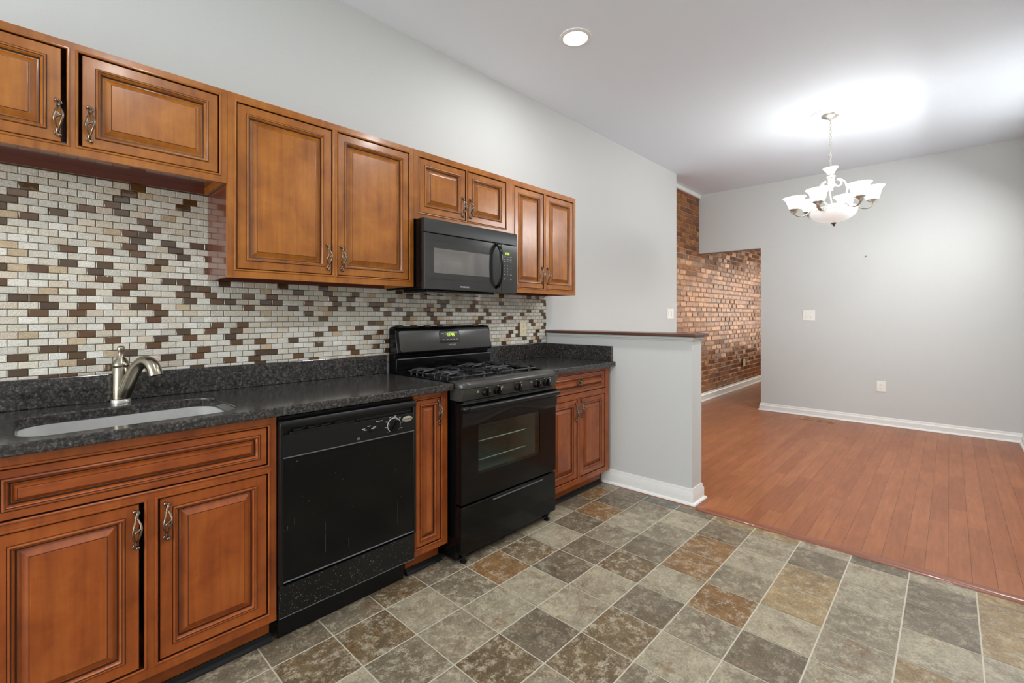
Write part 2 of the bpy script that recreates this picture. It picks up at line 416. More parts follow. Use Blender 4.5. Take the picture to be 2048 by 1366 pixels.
# opposite wall (behind the camera) with a panel door and an added window, and two end walls with windows, the kitchen one added
def wall_y(name, y, x0, x1, holes):
    m = MB(); xs = x0; th = -0.12
    for (a, b, z0, z1) in holes:
        m.box(xs, a, y+th, y, 0, CEIL); m.box(a, b, y+th, y, z1, CEIL)
        if z0 > 0: m.box(a, b, y+th, y, 0, z0)
        xs = b
    m.box(xs, x1, y+th, y, 0, CEIL); return struct(m.build(name, M_PAINT, smooth=0))
def wall_x(name, x, th, y0, y1, hole):
    m = MB(); a, b, z0, z1 = hole
    m.box(x, x+th, y0, a, 0, CEIL); m.box(x, x+th, b, y1, 0, CEIL); m.box(x, x+th, a, b, 0, z0); m.box(x, x+th, a, b, z1, CEIL)
    return struct(m.build(name, M_PAINT, smooth=0))
wall_y('wall_right', ROOM_Y, XREAR-0.1, XEND+0.1, [(4.36, 5.94, 2.25, 2.81)])
wall_x('wall_rear', XREAR, -0.12, ROOM_Y, 0.0, (-2.6, -0.5, 0.35, 2.45))
wall_x('wall_front', XEND, 0.12, ROOM_Y, 0.3, (-2.4, -0.4, 0.6, 2.4))
def window(name, axis, c, a, b, z0, z1):
    m = MB(); fw = 0.06
    def bar(p, q, r, s_):
        if axis == 'X': m.box(c-0.03, c+0.03, p, q, r, s_)
        else: m.box(p, q, c-0.03, c+0.03, r, s_)
    bar(a, a+fw, z0, z1); bar(b-fw, b, z0, z1); bar(a+fw, b-fw, z0, z0+fw); bar(a+fw, b-fw, z1-fw, z1); bar(a+fw, b-fw, (z0+z1)/2-0.02, (z0+z1)/2+0.02)
    struct(m.build(name, M_TRIM, smooth=0))
window('added_window_1', 'X', XREAR-0.07, -2.6, -0.5, 0.35, 2.45)  # unseen window, added to go with the kitchen fill light
window('added_window_3', 'Y', ROOM_Y-0.07, 4.36, 5.94, 2.25, 2.81)  # unseen transom, added for dining fill and the sheen on the right doors
window('window_2', 'X', XEND+0.07, -2.4, -0.4, 0.6, 2.4)
# white panel door seen mirrored in the microwave
def panel_door(name, x0, x1):
    y = ROOM_Y; m = MB()
    m.box(x0, x1, y, y+0.02, 0.01, 2.06)
    W = x1-x0
    for zz in ((0.2, 0.75), (0.95, 1.55), (1.68, 1.93)):
        for xx in ((0.12, 0.46), (0.54, 0.88)):
            a, b = x0+W*xx[0], x0+W*xx[1]
            for d, h in ((0, 0.02),):
                r = [[(b-d, y+h, zz[0]+d), (a+d, y+h, zz[0]+d), (a+d, y+h, zz[1]-d), (b-d, y+h, zz[1]-d)] for d, h in ((0, .021), (0.012, .029), (0.02, .022), (0.05, .032))]
                m.rings(r, 0, True, False, True)
    for a, b, z0, z1 in ((x0-0.09, x0, 0, 2.15), (x1, x1+0.09, 0, 2.15), (x0, x1, 2.06, 2.15)): m.box(a, b, y, y+0.03, z0, z1)
    d = struct(m.build(name, M_TRIM, smooth=0))
    k = MB(); k.lathe([(0.001, -0.075), (0.022, -0.07), (0.026, -0.05), (0.012, -0.03), (0.012, -0.02)], (x0+0.07, y+0.0, 0.95), 14, axis='Y'); k.build('door_handle', M_NICKEL, d)
panel_door('door_1', 3.22, 4.05)

# brick wall : laid bricks, sealed and shiny
YB = 0.205
bw = MB(); bw.col = (1, 1, 1, 1)
bw.quad([(5.3, YB, 0), (XEND, YB, 0), (XEND, YB, CEIL), (5.3, YB, CEIL)], 1)
BWID, BHGT = 0.205, 0.0725
rb = random.Random(3)
for r_ in range(int(CEIL/BHGT)+1):
    off = (r_ % 2)*BWID/2 + rb.uniform(-0.03, 0.03)
    for q in range(-1, int((XEND-5.4)/BWID)+1):
        x0 = 5.4+off+q*BWID+rb.uniform(0.002, 0.006); x1 = 5.4+off+(q+1)*BWID-rb.uniform(0.004, 0.009)
        z0 = r_*BHGT+rb.uniform(0.003, 0.006); z1 = min((r_+1)*BHGT-rb.uniform(0.003, 0.006), CEIL-0.01)
        x1 = min(x1, XEND)
        if x1-x0 < 0.03: continue
        base = rb.choice([(158, 102, 58), (146, 90, 50), (170, 114, 66), (134, 82, 46), (162, 106, 60), (120, 74, 42)])
        c = lin(*base); bw.col = (c[0], c[1], c[2], 1)
        y = YB-0.005-rb.uniform(0, 0.003); t1, t2 = rb.uniform(-0.005, 0.005), rb.uniform(-0.003, 0.003)
        e = 0.005
        o4 = [(x0, YB, z0), (x1, YB, z0), (x1, YB, z1), (x0, YB, z1)]
        i4 = [(x0+e, y-t1-t2, z0+e), (x1-e, y+t1-t2, z0+e), (x1-e, y+t1+t2, z1-e), (x0+e, y-t1+t2, z1-e)]
        bw.rings([o4, i4], 0, True, False, True)
struct(bw.build('wall_brick', [M_BRICK, M_MORTAR], smooth=0, color=True), 'shiny sealed exposed brick wall')
struct(bx(5.2, XFAR, 0.165, YB, 2.945, CEIL).build('trim_1', M_TRIM, smooth=0, bevel=0.008), 'white crown strip over the brick')

def baseboard_poly(name, path, h=0.095, t_=0.016, shoe=0.018, mat=None):
    """baseboard swept along a floor path (profile stands to the right-hand side of the direction)"""
    prof = [(0, h), (t_*0.35, h), (t_*0.55, h-0.010), (t_*0.55, h-0.02), (t_, h-0.032), (t_, shoe+0.002), (t_+shoe*0.35, shoe), (t_+shoe*0.8, shoe*0.65), (t_+shoe, 0.002), (0, 0.002)]
    pts = [Vector((p[0], p[1], 0)) for p in path]; n = len(pts); rr = []
    for i, p in enumerate(pts):
        ds = []
        if i > 0: ds.append((pts[i]-pts[i-1]).normalized())
        if i < n-1: ds.append((pts[i+1]-pts[i]).normalized())
        nn = [Vector((d.y, -d.x, 0)) for d in ds]
        if len(nn) == 2:
            b = (nn[0]+nn[1]).normalized(); b = b/max(0.2, b.dot(nn[0]))
        else: b = nn[0]
        rr.append([p+b*o+Vector((0, 0, z)) for o, z in prof])
    m = MB(); m.rings(rr, 0, True, True, True)
    return struct(m.build(name, mat or M_TRIM, smooth=30))
baseboard_poly('baseboard_dining', [(XFAR+0.13, -0.623), (XFAR, -0.623), (XFAR, ROOM_Y)][::1], 0.095)
baseboard_poly('baseboard_brick', [(5.56, YB-0.012), (XEND, YB-0.012)], 0.115, 0.02)
baseboard_poly('baseboard_kitchen', [(3.21, 0.0), (5.549, 0.0)], 0.095)
baseboard_poly('baseboard_right', [(XFAR, ROOM_Y), (5.75, ROOM_Y), (4.16, ROOM_Y)], 0.095)

# half wall between kitchen and dining room, with cap and base
def hx(y): return 3.012-0.031*y
HY, HT = -1.21, 0.16
m = MB(); m.hexa([(hx(HY), HY, 0), (hx(HY)+HT, HY, 0), (hx(0)+HT, 0, 0), (hx(0), 0, 0), (hx(HY), HY, 1.11), (hx(HY)+HT, HY, 1.11), (hx(0)+HT, 0, 1.11), (hx(0), 0, 1.11)])
struct(m.build('wall_half', M_PAINT, smooth=0), 'grey half wall at the end of the counter')
m = MB()
for z0, z1, e in ((1.083, 1.094, 0.008), (1.094, 1.112, 0.016)):
    m.hexa([(hx(HY)-e, HY-e, z0), (hx(HY)+HT+e, HY-e, z0), (hx(0)+HT+e, -0.001, z0), (hx(0)-e, -0.001, z0), (hx(HY)-e, HY-e, z1), (hx(HY)+HT+e, HY-e, z1), (hx(0)+HT+e, -0.001, z1), (hx(0)-e, -0.001, z1)])
struct(m.build('trim_2', M_PAINT, smooth=0, bevel=0.004), 'painted moulding under the half wall cap')
e = 0.034
m = MB(); m.hexa([(hx(HY)-e, HY-e, 1.112), (hx(HY)+HT+e+0.012, HY-e, 1.112), (hx(0)+HT+e, -0.002, 1.112), (hx(0)-e, -0.002, 1.112), (hx(HY)-e, HY-e, 1.133), (hx(HY)+HT+e+0.012, HY-e, 1.133), (hx(0)+HT+e, -0.002, 1.133), (hx(0)-e, -0.002, 1.133)])
tag(m.build('bar_ledge', M_CAPWOOD, smooth=0, bevel=0.005), 'dark brown wooden ledge capping the grey half wall', 'ledge')
baseboard_poly('baseboard_half', [(hx(-0.535)+0.0, -0.535), (hx(HY), HY), (hx(HY)+HT, HY), (hx(-0.3)+HT, -0.3)], 0.105, 0.014, 0.016)
# wooden reducer strip between the floors
m = MB(); yy0, yy1 = ROOM_Y, HY-0.045
m.rings([[(2.985, y, 0.001), (2.99, y, 0.008), (3.0, y, 0.012), (3.035, y, 0.011), (3.05, y, 0.003), (3.05, y, 0.0005)] for y in (yy0, yy1)], 0, True, True, True)
struct(m.build('trim_3', plain('cherry_reducer', lin(140, 80, 54), 0.3, coat=0.2), smooth=40), 'cherry reducer strip between vinyl and planks')

# black rubber cove along the toe kicks
def cove(name, x0, x1, y=-0.536):
    m = MB(); m.rings([[(x, y, 0.001), (x, y, 0.026), (x, y-0.004, 0.026), (x, y-0.010, 0.018), (x, y-0.022, 0.008), (x, y-0.024, 0.001)] for x in (x0, x1)], 0, True, True, True)
    struct(m.build(name, M_RUBBER, smooth=40))
cove('trim_4', -0.096, 0.662); cove('trim_5', 1.272, 1.482); cove('trim_6', 2.27, 2.985)

# mosaic splash on the kitchen wall
mo = MB(); mo.col = (1, 1, 1, 1)
TXL, TXR = -0.343, 2.998
mo.box(TXL, TXR, -0.006, -0.0005, 1.0, 1.797, 2)
PXW, PZH, Z0M = 0.0522, 0.0272, 1.7946
LIGHT = [(228, 225, 214), (218, 214, 202), (222, 216, 200), (210, 207, 196), (234, 231, 222), (214, 202, 184), (218, 211, 196)]
DARK = [(86, 62, 38), (98, 66, 36), (78, 58, 40), (92, 60, 32)]
rm = random.Random(21)
for k in range(30):
    zt = Z0M-k*PZH; zb = zt-PZH
    if zt < 1.0: break
    off = 0.0412 if k % 2 == 0 else 0.0143
    q0 = int((TXL-off)/PXW)-1; prev = False
    for q in range(q0, q0+70):
        x0, x1 = off+q*PXW+0.0012, off+(q+1)*PXW-0.0012; a, b = zb+0.0012, zt-0.0012
        x0, x1 = max(x0, TXL), min(x1, TXR)
        if x1-x0 < 0.004: continue
        dark = rm.random() < (0.10 if prev else 0.26); prev = dark
        base = rm.choice(DARK if dark else LIGHT)
        if not dark and rm.random() < 0.06: base = (200, 180, 150)
        f = rm.uniform(0.9, 1.08); c = lin(*base); mo.col = (c[0]*f, c[1]*f, c[2]*f, 1)
        mi = 1 if dark else 0
        ti, tj = rm.uniform(-0.0005, 0.0005), rm.uniform(-0.0004, 0.0004); yt = -0.0098
        e = 0.0016
        mo.rings([[(x0, -0.006, a), (x1, -0.006, a), (x1, -0.006, b), (x0, -0.006, b)],
                  [(x0, yt+0.0012, a), (x1, yt+0.0012, a), (x1, yt+0.0012, b), (x0, yt+0.0012, b)],
                  [(x0+e, yt-ti-tj, a+e), (x1-e, yt+ti-tj, a+e), (x1-e, yt+ti+tj, b-e), (x0+e, yt-ti+tj, b-e)]], mi, True, False, True)
struct(mo.build('wall_mosaic', [M_MOSA, M_MOSB, M_GROUT], smooth=0, color=True), 'cream and brown glass mosaic splashback')

# ------------------------------------------------------------------ cabinets
def make_pull():
    """ornate open-work pull, about 12 cm, centre at origin, standing off towards -Y"""
    m = MB(); L = 0.060; n = 15
    for s in (-1, 1):
        P = []
        for k in range(n):
            u = k/(n-1); a = math.sin(PI*u)
            P.append((s*(0.0022+0.0078*a)+0.0015*math.sin(2*PI*u), -(0.011+0.014*a), 0.036-0.072*u))
        m.tube(P, [0.0026+0.0010*math.sin(PI*k/(n-1)) for k in range(n)], 7)
    m.tube([(0.008, -0.0235, 0.007), (0.003, -0.0265, 0.003), (-0.003, -0.0265, -0.002), (-0.008, -0.0235, -0.007)], [0.0026, 0.0038, 0.0038, 0.0026], 7)
    m.tube([(-0.005, -0.0245, 0.013), (0.001, -0.026, 0.006), (0.006, -0.0245, 0.0)], 0.0024, 6)
    for s in (1, -1):
        m.tube([(0, -0.0115, s*0.037), (0.001*s, -0.010, s*0.043), (0.0035*s, -0.007, s*0.049), (0.002*s, -0.005, s*0.055), (-0.003*s, -0.005, s*0.0585)], [0.0046, 0.0050, 0.0038, 0.0044, 0.0038], 8)
        m.ball((-0.004*s, -0.006, s*0.0575), 0.0062, seg=9)
        m.tube([(0.004*s, -0.006, s*0.046), (0.008*s, -0.006, s*0.050), (0.007*s, -0.006, s*0.055), (0.003*s, -0.006, s*0.0545)], [0.003, 0.0033, 0.0028, 0.0022], 7)
        m.lathe([(0.0045, 0), (0.0045, 0.006), (0.003, 0.0065)], (0, 0, s*0.050), 10, axis='Y')
    o = m.build('handle', M_PEWTER, smooth=60); me = o.data; bpy.data.objects.remove(o); return me
PULL = make_pull()
def add_pull(x, z, yf, parent, flip=False):
    o = bpy.data.objects.new('handle', PULL); COL.objects.link(o); o.parent = parent
    o.location = Vector((x, yf, z))-wloc(parent)
    if flip: o.rotation_euler = (0, PI, 0)
    return o

def panel_front(name, x0, x1, z0, z1, yf, root, mats, frame=0.036, slope=0.022):
    """raised-panel door or drawer front facing -Y, front surface at yf; mats = (wood, glaze)"""
    fr = frame
    m = MB()
    prof = [(0, -0.018, 0), (0, -0.0015, 0), (0.0015, 0, 0), (fr-0.0035, 0, 0), (fr-0.0028, -0.0012, 1), (fr-0.0016, -0.0012, 1), (fr-0.0008, 0.0035, 0),
            (fr+0.002, 0.0050, 0), (fr+0.0045, 0.0042, 0), (fr+0.0052, 0.0025, 1), (fr+0.0064, 0.0022, 1), (fr+0.0085, 0.0002, 0), (fr+0.0125, -0.0065, 0), (fr+0.0132, -0.0100, 1), (fr+0.0166, -0.0110, 1)]
    m.rect_loft(x0, x1, z0, z1, yf, prof, fill=False)
    o = m.build(name, list(mats), root, smooth=30)
    p = MB(); d = fr+0.0166
    p.rect_loft(x0, x1, z0, z1, yf, [(d, -0.0110, 1), (d+0.0022, -0.0105, 0), (d+slope*0.25, -0.0085, 0), (d+slope*0.55, -0.0050, 0), (d+slope*0.85, -0.0005, 0), (d+slope, 0.0008, 0), (d+slope+0.0005, 0.0020, 1), (d+slope+0.0016, 0.0022, 1), (d+slope+0.0022, 0.0024, 0), (d+slope+0.004, 0.0024, 0)])
    p.build('panel', list(mats), o, smooth=30)
    return o

def face_frame(X0, X1, Z0, Z1, yf, rows, root, mats, th=0.02):
    m = MB(); GAP = 0.0035
    zc = Z0
    for (z0, z1, ops) in sorted(rows):
        m.box(X0, X1, yf, yf+th, zc, z0-GAP)
        xc = X0
        for (a, b) in ops:
            m.box(xc, a-GAP, yf, yf+th, z0-GAP, z1+GAP); xc = b+GAP
        m.box(xc, X1, yf, yf+th, z0-GAP, z1+GAP); zc = z1+GAP
    m.box(X0, X1, yf, yf+th, zc, Z1)
    for (z0, z1, ops) in rows:
        for (a, b) in ops:
            m.rect_loft(a-GAP, b+GAP, z0-GAP, z1+GAP, yf, [(-0.0085, -0.0005, 1), (-0.008, 0.0008, 1), (-0.0062, 0.0032, 0), (-0.003, 0.0038, 0), (-0.0004, 0.0022, 0), (0, 0.0005, 0), (0.0001, -0.0195, 1)], fill=False)
    return m.build('face_frame', list(mats), root, smooth=30)

def upper(label, X0, X1, Z0, Z1, yf, doors, dz, pulls, under=True, narrow=None, end_panels=None):
    root = thing('wall_cabinet', label, 'cabinet', ((X0+X1)/2, -0.15, Z0), 'upper cabinets')
    yb = -0.0115
    m = MB(); th = 0.016
    m.box(X0, X0+th, yf+0.02, yb, Z0, Z1, 1); m.box(X1-th, X1, yf+0.02, yb, Z0, Z1)
    m.box(X0+th, X1-th, yf+0.02, yb, Z1-th, Z1)
    m.box(X0+th, X1-th, yb-0.008, yb, Z0+0.028, Z1-th)
    m.build('case', [M_WOOD, M_UNDER], root, smooth=0, bevel=0.001)
    u = MB(); u.box(X0+th, X1-th, yf+0.02, yb-0.008, Z0+0.028, Z0+0.042); u.box(X0+th, X1-th, yb-0.02, yb, Z0, Z0+0.028)
    u.build('bottom_panel', M_UNDER, root, smooth=0)
    face_frame(X0, X1, Z0, Z1, yf, [(dz[0], dz[1], doors)], root, (M_WOOD, M_GLAZE))
    for k, (a, b) in enumerate(doors):
        if narrow: a, b = a+narrow[k][0], b-narrow[k][1]
        d = panel_front('door', a, b, dz[0], dz[1], yf+0.002, root, (M_WOOD, M_GLAZE))
        px, pz = pulls[k]
        add_pull(px, pz, yf+0.002, d, flip=(k % 2 == 1))
    return root
YU = -0.305
upper('short two-door wooden wall cabinet above the sink, at far left', -0.343, 0.5755, 1.796, 2.175, YU, [(-0.311, 0.098), (0.134, 0.543)], (1.833, 2.143), [(0.081, 1.911), (0.159, 1.911)], narrow=[(0, 0.010), (0.006, 0)])
upper('largest tall two-door wooden wall cabinet, left of the microwave', 0.5765, 1.4812, 1.413, 2.175, YU, [(0.613, 1.016), (1.048, 1.450)], (1.452, 2.138), [(0.998, 1.532), (1.067, 1.532)])
upper('short two-door wooden wall cabinet directly above the black microwave', 1.4822, 2.2705, 1.791, 2.175, YU, [(1.523, 1.856), (1.882, 2.208)], (1.834, 2.136), [(1.838, 1.912), (1.898, 1.912)])
upper('tall narrow-door wooden wall cabinet at right end of the row', 2.2715, 2.998, 1.413, 2.175, YU, [(2.302, 2.604), (2.637, 2.965)], (1.450, 2.133), [(2.590, 1.545), (2.652, 1.545)])

YL = -0.61
def base_cab(label, X0, X1, Z1, rows, root_x=None, tk=(0, 0)):
    root = thing('base_cabinet', label, 'cabinet', ((X0+X1)/2, -0.3, 0.0), 'base cabinets')
    m = MB(); th = 0.018; Z0 = 0.108
    m.box(X0, X0+th, YL+0.02, -0.02, Z0, Z1); m.box(X1-th, X1, YL+0.02, -0.02, Z0, Z1)
    m.box(X0+th, X1-th, YL+0.02, -0.02, Z0, Z0+0.018); m.box(X0+th, X1-th, -0.03, -0.02, Z0+0.018, Z1)
    m.build('case', M_BWOOD, root, smooth=0, bevel=0.001)
    k = MB(); k.box(X0+tk[0], X1-tk[1], -0.534, -0.50, 0.001, 0.108); k.box(X0+0.02, X0+0.04, -0.5, -0.05, 0.001, 0.108); k.box(X1-0.04, X1-0.02, -0.5, -0.05, 0.001, 0.108)
    k.build('toe_kick', M_BWOODH, root, smooth=0)
    face_frame(X0, X1, Z0, Z1, YL, rows, root, (M_BWOOD, M_GLAZE))
    return root
YD = YL+0.002
r_ = base_cab('wide wooden sink base cabinet at lower left, two doors under a false drawer', -0.096, 0.657, 0.879, [(0.148, 0.664, [(-0.063, 0.260), (0.302, 0.624)]), (0.703, 0.838, [(-0.063, 0.624)])])
d = panel_front('drawer_front', -0.063, 0.624, 0.703, 0.838, YD, r_, (M_BWOODH, M_GLAZE), 0.025, 0.011)
d = panel_front('door', -0.063, 0.251, 0.148, 0.664, YD, r_, (M_BWOOD, M_GLAZE)); add_pull(0.2435, 0.587, YD, d)
d = panel_front('door', 0.304, 0.624, 0.148, 0.664, YD, r_, (M_BWOOD, M_GLAZE)); add_pull(0.321, 0.590, YD, d, True)

r_ = base_cab('slim single-door wooden base cabinet between dishwasher and range', 1.273, 1.474, 0.879, [(0.146, 0.846, [(1.289, 1.432)])])
d = panel_front('door', 1.289, 1.432, 0.146, 0.846, YD, r_, (M_BWOOD, M_GLAZE), 0.022, 0.016); add_pull(1.418, 0.776, YD, d)

r_ = base_cab('wooden base cabinet with drawer and two doors, right of the range', 2.268, 2.996, 0.879, [(0.150, 0.682, [(2.305, 2.592), (2.627, 2.940)]), (0.728, 0.852, [(2.305, 2.942)])])
d = panel_front('drawer', 2.305, 2.942, 0.728, 0.852, YD, r_, (M_BWOODH, M_GLAZE), 0.023, 0.010)
kn = MB()     # open-work oval knob
for k in range(3):
    a = k*PI/3+0.35
    kn.tube([(0.0285*math.cos(a)*math.cos(q)*1.0, -0.010-0.018*math.sin(q), 0.021*math.sin(a)*math.cos(q)) for q in [PI*u/12 for u in range(13)]], 0.0022, 6)
kn.tube([(0.029*math.cos(2*PI*u/24), -0.010, 0.021*math.sin(2*PI*u/24)) for u in range(25)], 0.0026, 6)
kn.lathe([(0.008, 0), (0.006, 0.006), (0.004, 0.026)], (0, 0, 0), 10, axis='Y')
kn.xform(lambda p: p+Vector((2.622, YD, 0.794))); kn.build('knob', M_PEWTER, d, smooth=60)
d = panel_front('door', 2.305, 2.592, 0.150, 0.682, YD, r_, (M_BWOOD, M_GLAZE)); add_pull(2.580, 0.600, YD, d)
d = panel_front('door', 2.629, 2.940, 0.150, 0.682, YD, r_, (M_BWOOD, M_GLAZE)); add_pull(2.645, 0.615, YD, d, True)

# ------------------------------------------------------------------ countertops
ZC, ZCB = 0.914, 0.880
YF = -0.648
SX0, SX1, SY0, SY1, SR = -0.015, 0.545, -0.585, -0.190, 0.085     # sink cut-out
def rrect(x0, x1, y0, y1, r, n=8):
    P = []
    for cx, cy, a0 in ((x1-r, y0+r, -PI/2), (x1-r, y1-r, 0), (x0+r, y1-r, PI/2), (x0+r, y0+r, PI)):
        for k in range(n+1): a = a0+PI/2*k/n; P.append((cx+r*math.cos(a), cy+r*math.sin(a)))
    return P
def counter_with_hole(name, x0, x1, root):
    bm = bmesh.new()
    def loop(pts, z): return [bm.verts.new((p[0], p[1], z)) for p in pts]
    outer = [(x0, YF), (x1, YF), (x1, -0.004), (x0, -0.004)]; hole = rrect(SX0, SX1, SY0, SY1, SR)
    tops = []
    for z in (ZC, ZCB):
        o_, h_ = loop(outer, z), loop(hole, z); ed = []
        for L in (o_, h_):
            for i in range(len(L)): ed.append(bm.edges.new((L[i], L[(i+1) % len(L)])))
        bmesh.ops.triangle_fill(bm, use_beauty=True, edges=ed); tops.append((o_, h_))
    for idx in (0, 1):
        A, B = tops[0][idx], tops[1][idx]
        for i in range(len(A)): bm.faces.new((A[i], A[(i+1) % len(A)], B[(i+1) % len(A)], B[i]))
    bmesh.ops.recalc_face_normals(bm, faces=bm.faces)
    off = wloc(root); bmesh.ops.translate(bm, verts=bm.verts, vec=-off)
    me = bpy.data.meshes.new(name); bm.to_mesh(me); bm.free(); me.materials.append(M_GRAN)
    o = bpy.data.objects.new(name, me); COL.objects.link(o); o.parent = root
    b = o.modifiers.new('bevel', 'BEVEL'); b.width = 0.005; b.segments = 3; b.limit_method = 'ANGLE'; b.angle_limit = math.radians(60)
    return o
ct = thing('countertop', 'long dark granite countertop with sink cut-out, left of the range', 'countertop', (0.6, -0.32, ZCB), 'granite countertops')
counter_with_hole('slab', -0.106, 1.484, ct)
bx(-0.106, 1.484, -0.0285, -0.0105, ZC, 1.0225).build('splash_strip', M_GRAN, ct, smooth=0, bevel=0.003)
ct = thing('countertop', 'short dark granite countertop right of the range, against the half wall', 'countertop', (2.63, -0.32, ZCB), 'granite countertops')
m = MB(); m.hexa([(2.264, YF, ZCB), (hx(YF)-0.002, YF, ZCB), (hx(0)-0.002, -0.004, ZCB), (2.264, -0.004, ZCB), (2.264, YF, ZC), (hx(YF)-0.002, YF, ZC), (hx(0)-0.002, -0.004, ZC), (2.264, -0.004, ZC)])
m.build('slab', M_GRAN, ct, smooth=0, bevel=0.005, seg=3)
bx(2.264, 2.992, -0.0285, -0.0105, ZC, 1.03).build('splash_strip', M_GRAN, ct, smooth=0, bevel=0.003)
m = MB(); ye = -0.625; m.hexa([(hx(ye)-0.02, ye, ZC), (hx(ye)-0.002, ye, ZC), (hx(0)-0.002, -0.03, ZC), (hx(0)-0.02, -0.03, ZC), (hx(ye)-0.02, ye, 1.026), (hx(ye)-0.002, ye, 1.026), (hx(0)-0.002, -0.03, 1.026), (hx(0)-0.02, -0.03, 1.026)])
m.build('side_splash', M_GRAN, ct, smooth=0, bevel=0.003)

# ------------------------------------------------------------------ sink and faucet
sk = thing('sink', 'stainless steel undermount sink set in the left granite counter', 'sink', (0.265, -0.388, 0.69))
m = MB(); rr = []
for (e, z) in ((0.012, 0.8795), (-0.004, 0.8795), (-0.003, 0.872), (0.0, 0.80), (-0.006, 0.71), (-0.03, 0.693), (-0.09, 0.690)):
    rr.append([(x, y, z) for x, y in rrect(SX0-e, SX1+e, SY0-e, SY1+e, SR+e if SR+e > 0.01 else 0.01)])
m.rings(rr, 0, True, False, True)
b_ = m.build('basin', M_STEEL, sk, smooth=50)
m = MB(); m.lathe([(0.045, 0.0), (0.043, 0.004), (0.03, 0.003), (0.028, -0.0), (0.001, -0.0)], (0.265, -0.388, 0.6905), 24, cap1=True); m.build('drain', M_CHNICK, sk)

fx, fy = 0.265, -0.094
fc = thing('faucet', 'brushed nickel single-lever faucet with curved spout behind the sink', 'faucet', (fx, fy, ZC))
m = MB(); m.lathe([(0.031, 0.0005), (0.031, 0.010), (0.029, 0.0145), (0.0275, 0.015)], (fx, fy, ZC), 28, cap0=True); m.build('base', M_CHNICK, fc)
m = MB(); m.lathe([(0.0275, 0.0165), (0.027, 0.05), (0.0262, 0.10), (0.0258, 0.1375), (0.025, 0.139)], (fx, fy, ZC), 28, cap0=True, cap1=True); m.build('body', M_NICKEL, fc)
m = MB(); m.lathe([(0.0256, 0.1405), (0.0275, 0.145), (0.0275, 0.150), (0.024, 0.160), (0.016, 0.172), (0.010, 0.184), (0.0088, 0.193), (0.0105, 0.202), (0.0128, 0.209), (0.0118, 0.2145)], (fx, fy, ZC), 24, cap0=True, cap1=False)
m.lathe([(0.0118, 0.2145), (0.0105, 0.219), (0.006, 0.222), (0.001, 0.2225)], (fx, fy, ZC), 24, cap1=True); m.build('lever', M_NICKEL, fc, smooth=60)
dx, dy = 0.48, -0.877
S = [(0.012, 0.028), (0.030, 0.060), (0.052, 0.100), (0.075, 0.134), (0.100, 0.156), (0.124, 0.165), (0.146, 0.160), (0.162, 0.146), (0.172, 0.128), (0.177, 0.112)]
rads = [0.0225, 0.0230, 0.0228, 0.0222, 0.0216, 0.0214, 0.0218, 0.0224, 0.0230, 0.0236]
S2, r2 = [], []
def cr(p0, p1, p2, p3, t): return 0.5*((2*p1)+(-p0+p2)*t+(2*p0-5*p1+4*p2-p3)*t*t+(-p0+3*p1-3*p2+p3)*t**3)
def smooth_path(P, n=5):
    P = [Vector(p) for p in P]; out = []
    for i in range(len(P)-1):
        a, b, c, d_ = P[max(i-1, 0)], P[i], P[i+1], P[min(i+2, len(P)-1)]
        for k in range(n): out.append(cr(a, b, c, d_, k/n))
    out.append(P[-1]); return out
sp = smooth_path([(fx+dx*a, fy+dy*a, ZC+h) for a, h in S], 4)
rr_ = [rads[min(len(rads)-1, i//4)] + (rads[min(len(rads)-1, i//4+1)]-rads[min(len(rads)-1, i//4)])*(i % 4)/4 for i in range(len(sp))]
m = MB(); m.tube(sp, rr_, 18); m.build('spout', M_NICKEL, fc, smooth=60)

# ------------------------------------------------------------------ dishwasher
DX0, DX1 = 0.6605, 1.2675
dw = thing('dishwasher', 'black built-in dishwasher with round dial, left of slim cabinet', 'dishwasher', ((DX0+DX1)/2, -0.3, 0.0))
bx(DX0+0.004, DX1-0.004, -0.60, -0.04, 0.115, 0.868).build('tub', M_BLACKS, dw, smooth=0)
YW = -0.628
m = MB(); m.box(DX0+0.002, DX1-0.001, YW+0.008, -0.60, 0.236, 0.858)      # door core
m.box(DX0, DX0+0.013, YW-0.007, YW+0.02, 0.236, 0.858); m.box(DX1-0.012, DX1, YW-0.007, YW+0.02, 0.236, 0.858)   # side rims
m.rings([[(x, YW+0.01, 0.828), (x, YW-0.006, 0.828), (x, YW-0.010, 0.834), (x, YW-0.011, 0.846), (x, YW-0.004, 0.857), (x, YW+0.01, 0.858)] for x in (DX0+0.002, DX1-0.001)], 0, True, True, True)
dd = m.build('door', M_BLACKS, dw, smooth=40, bevel=0.002)
bx(DX0+0.013, DX1-0.012, YW-0.004, YW+0.008, 0.250, 0.716).build('door_panel', M_FLECK1, dd, smooth=0, bevel=0.001)
bx(DX0+0.013, DX1-0.012, YW-0.007, YW+0.008, 0.2455, 0.2505).build('lower_trim', M_GREYLINE, dd, smooth=0, bevel=0.002)
m = MB(); m.hexa([(DX0+0.013, YW-0.009, 0.7205), (DX1-0.012, YW-0.009, 0.7205), (DX1-0.012, YW+0.01, 0.7205), (DX0+0.013, YW+0.01, 0.7205), (DX0+0.013, YW-0.004, 0.803), (DX1-0.012, YW-0.004, 0.803), (DX1-0.012, YW+0.01, 0.803), (DX0+0.013, YW+0.01, 0.803)])
cp = m.build('control_panel', M_BLACKS, dw, smooth=0, bevel=0.0015)
bx(DX0+0.013, DX1-0.012, YW-0.0105, YW-0.004, 0.7165, 0.7205).build('panel_edge', M_GREYLINE, cp, smooth=0)
m = MB(); m.box(DX0+0.035, DX0+0.30, YW-0.0055, YW+0.006, 0.8035, 0.812)
for k in range(4): m.box(DX0+0.05+k*0.055, DX0+0.085+k*0.055, YW-0.003, YW+0.006, 0.813, 0.820)
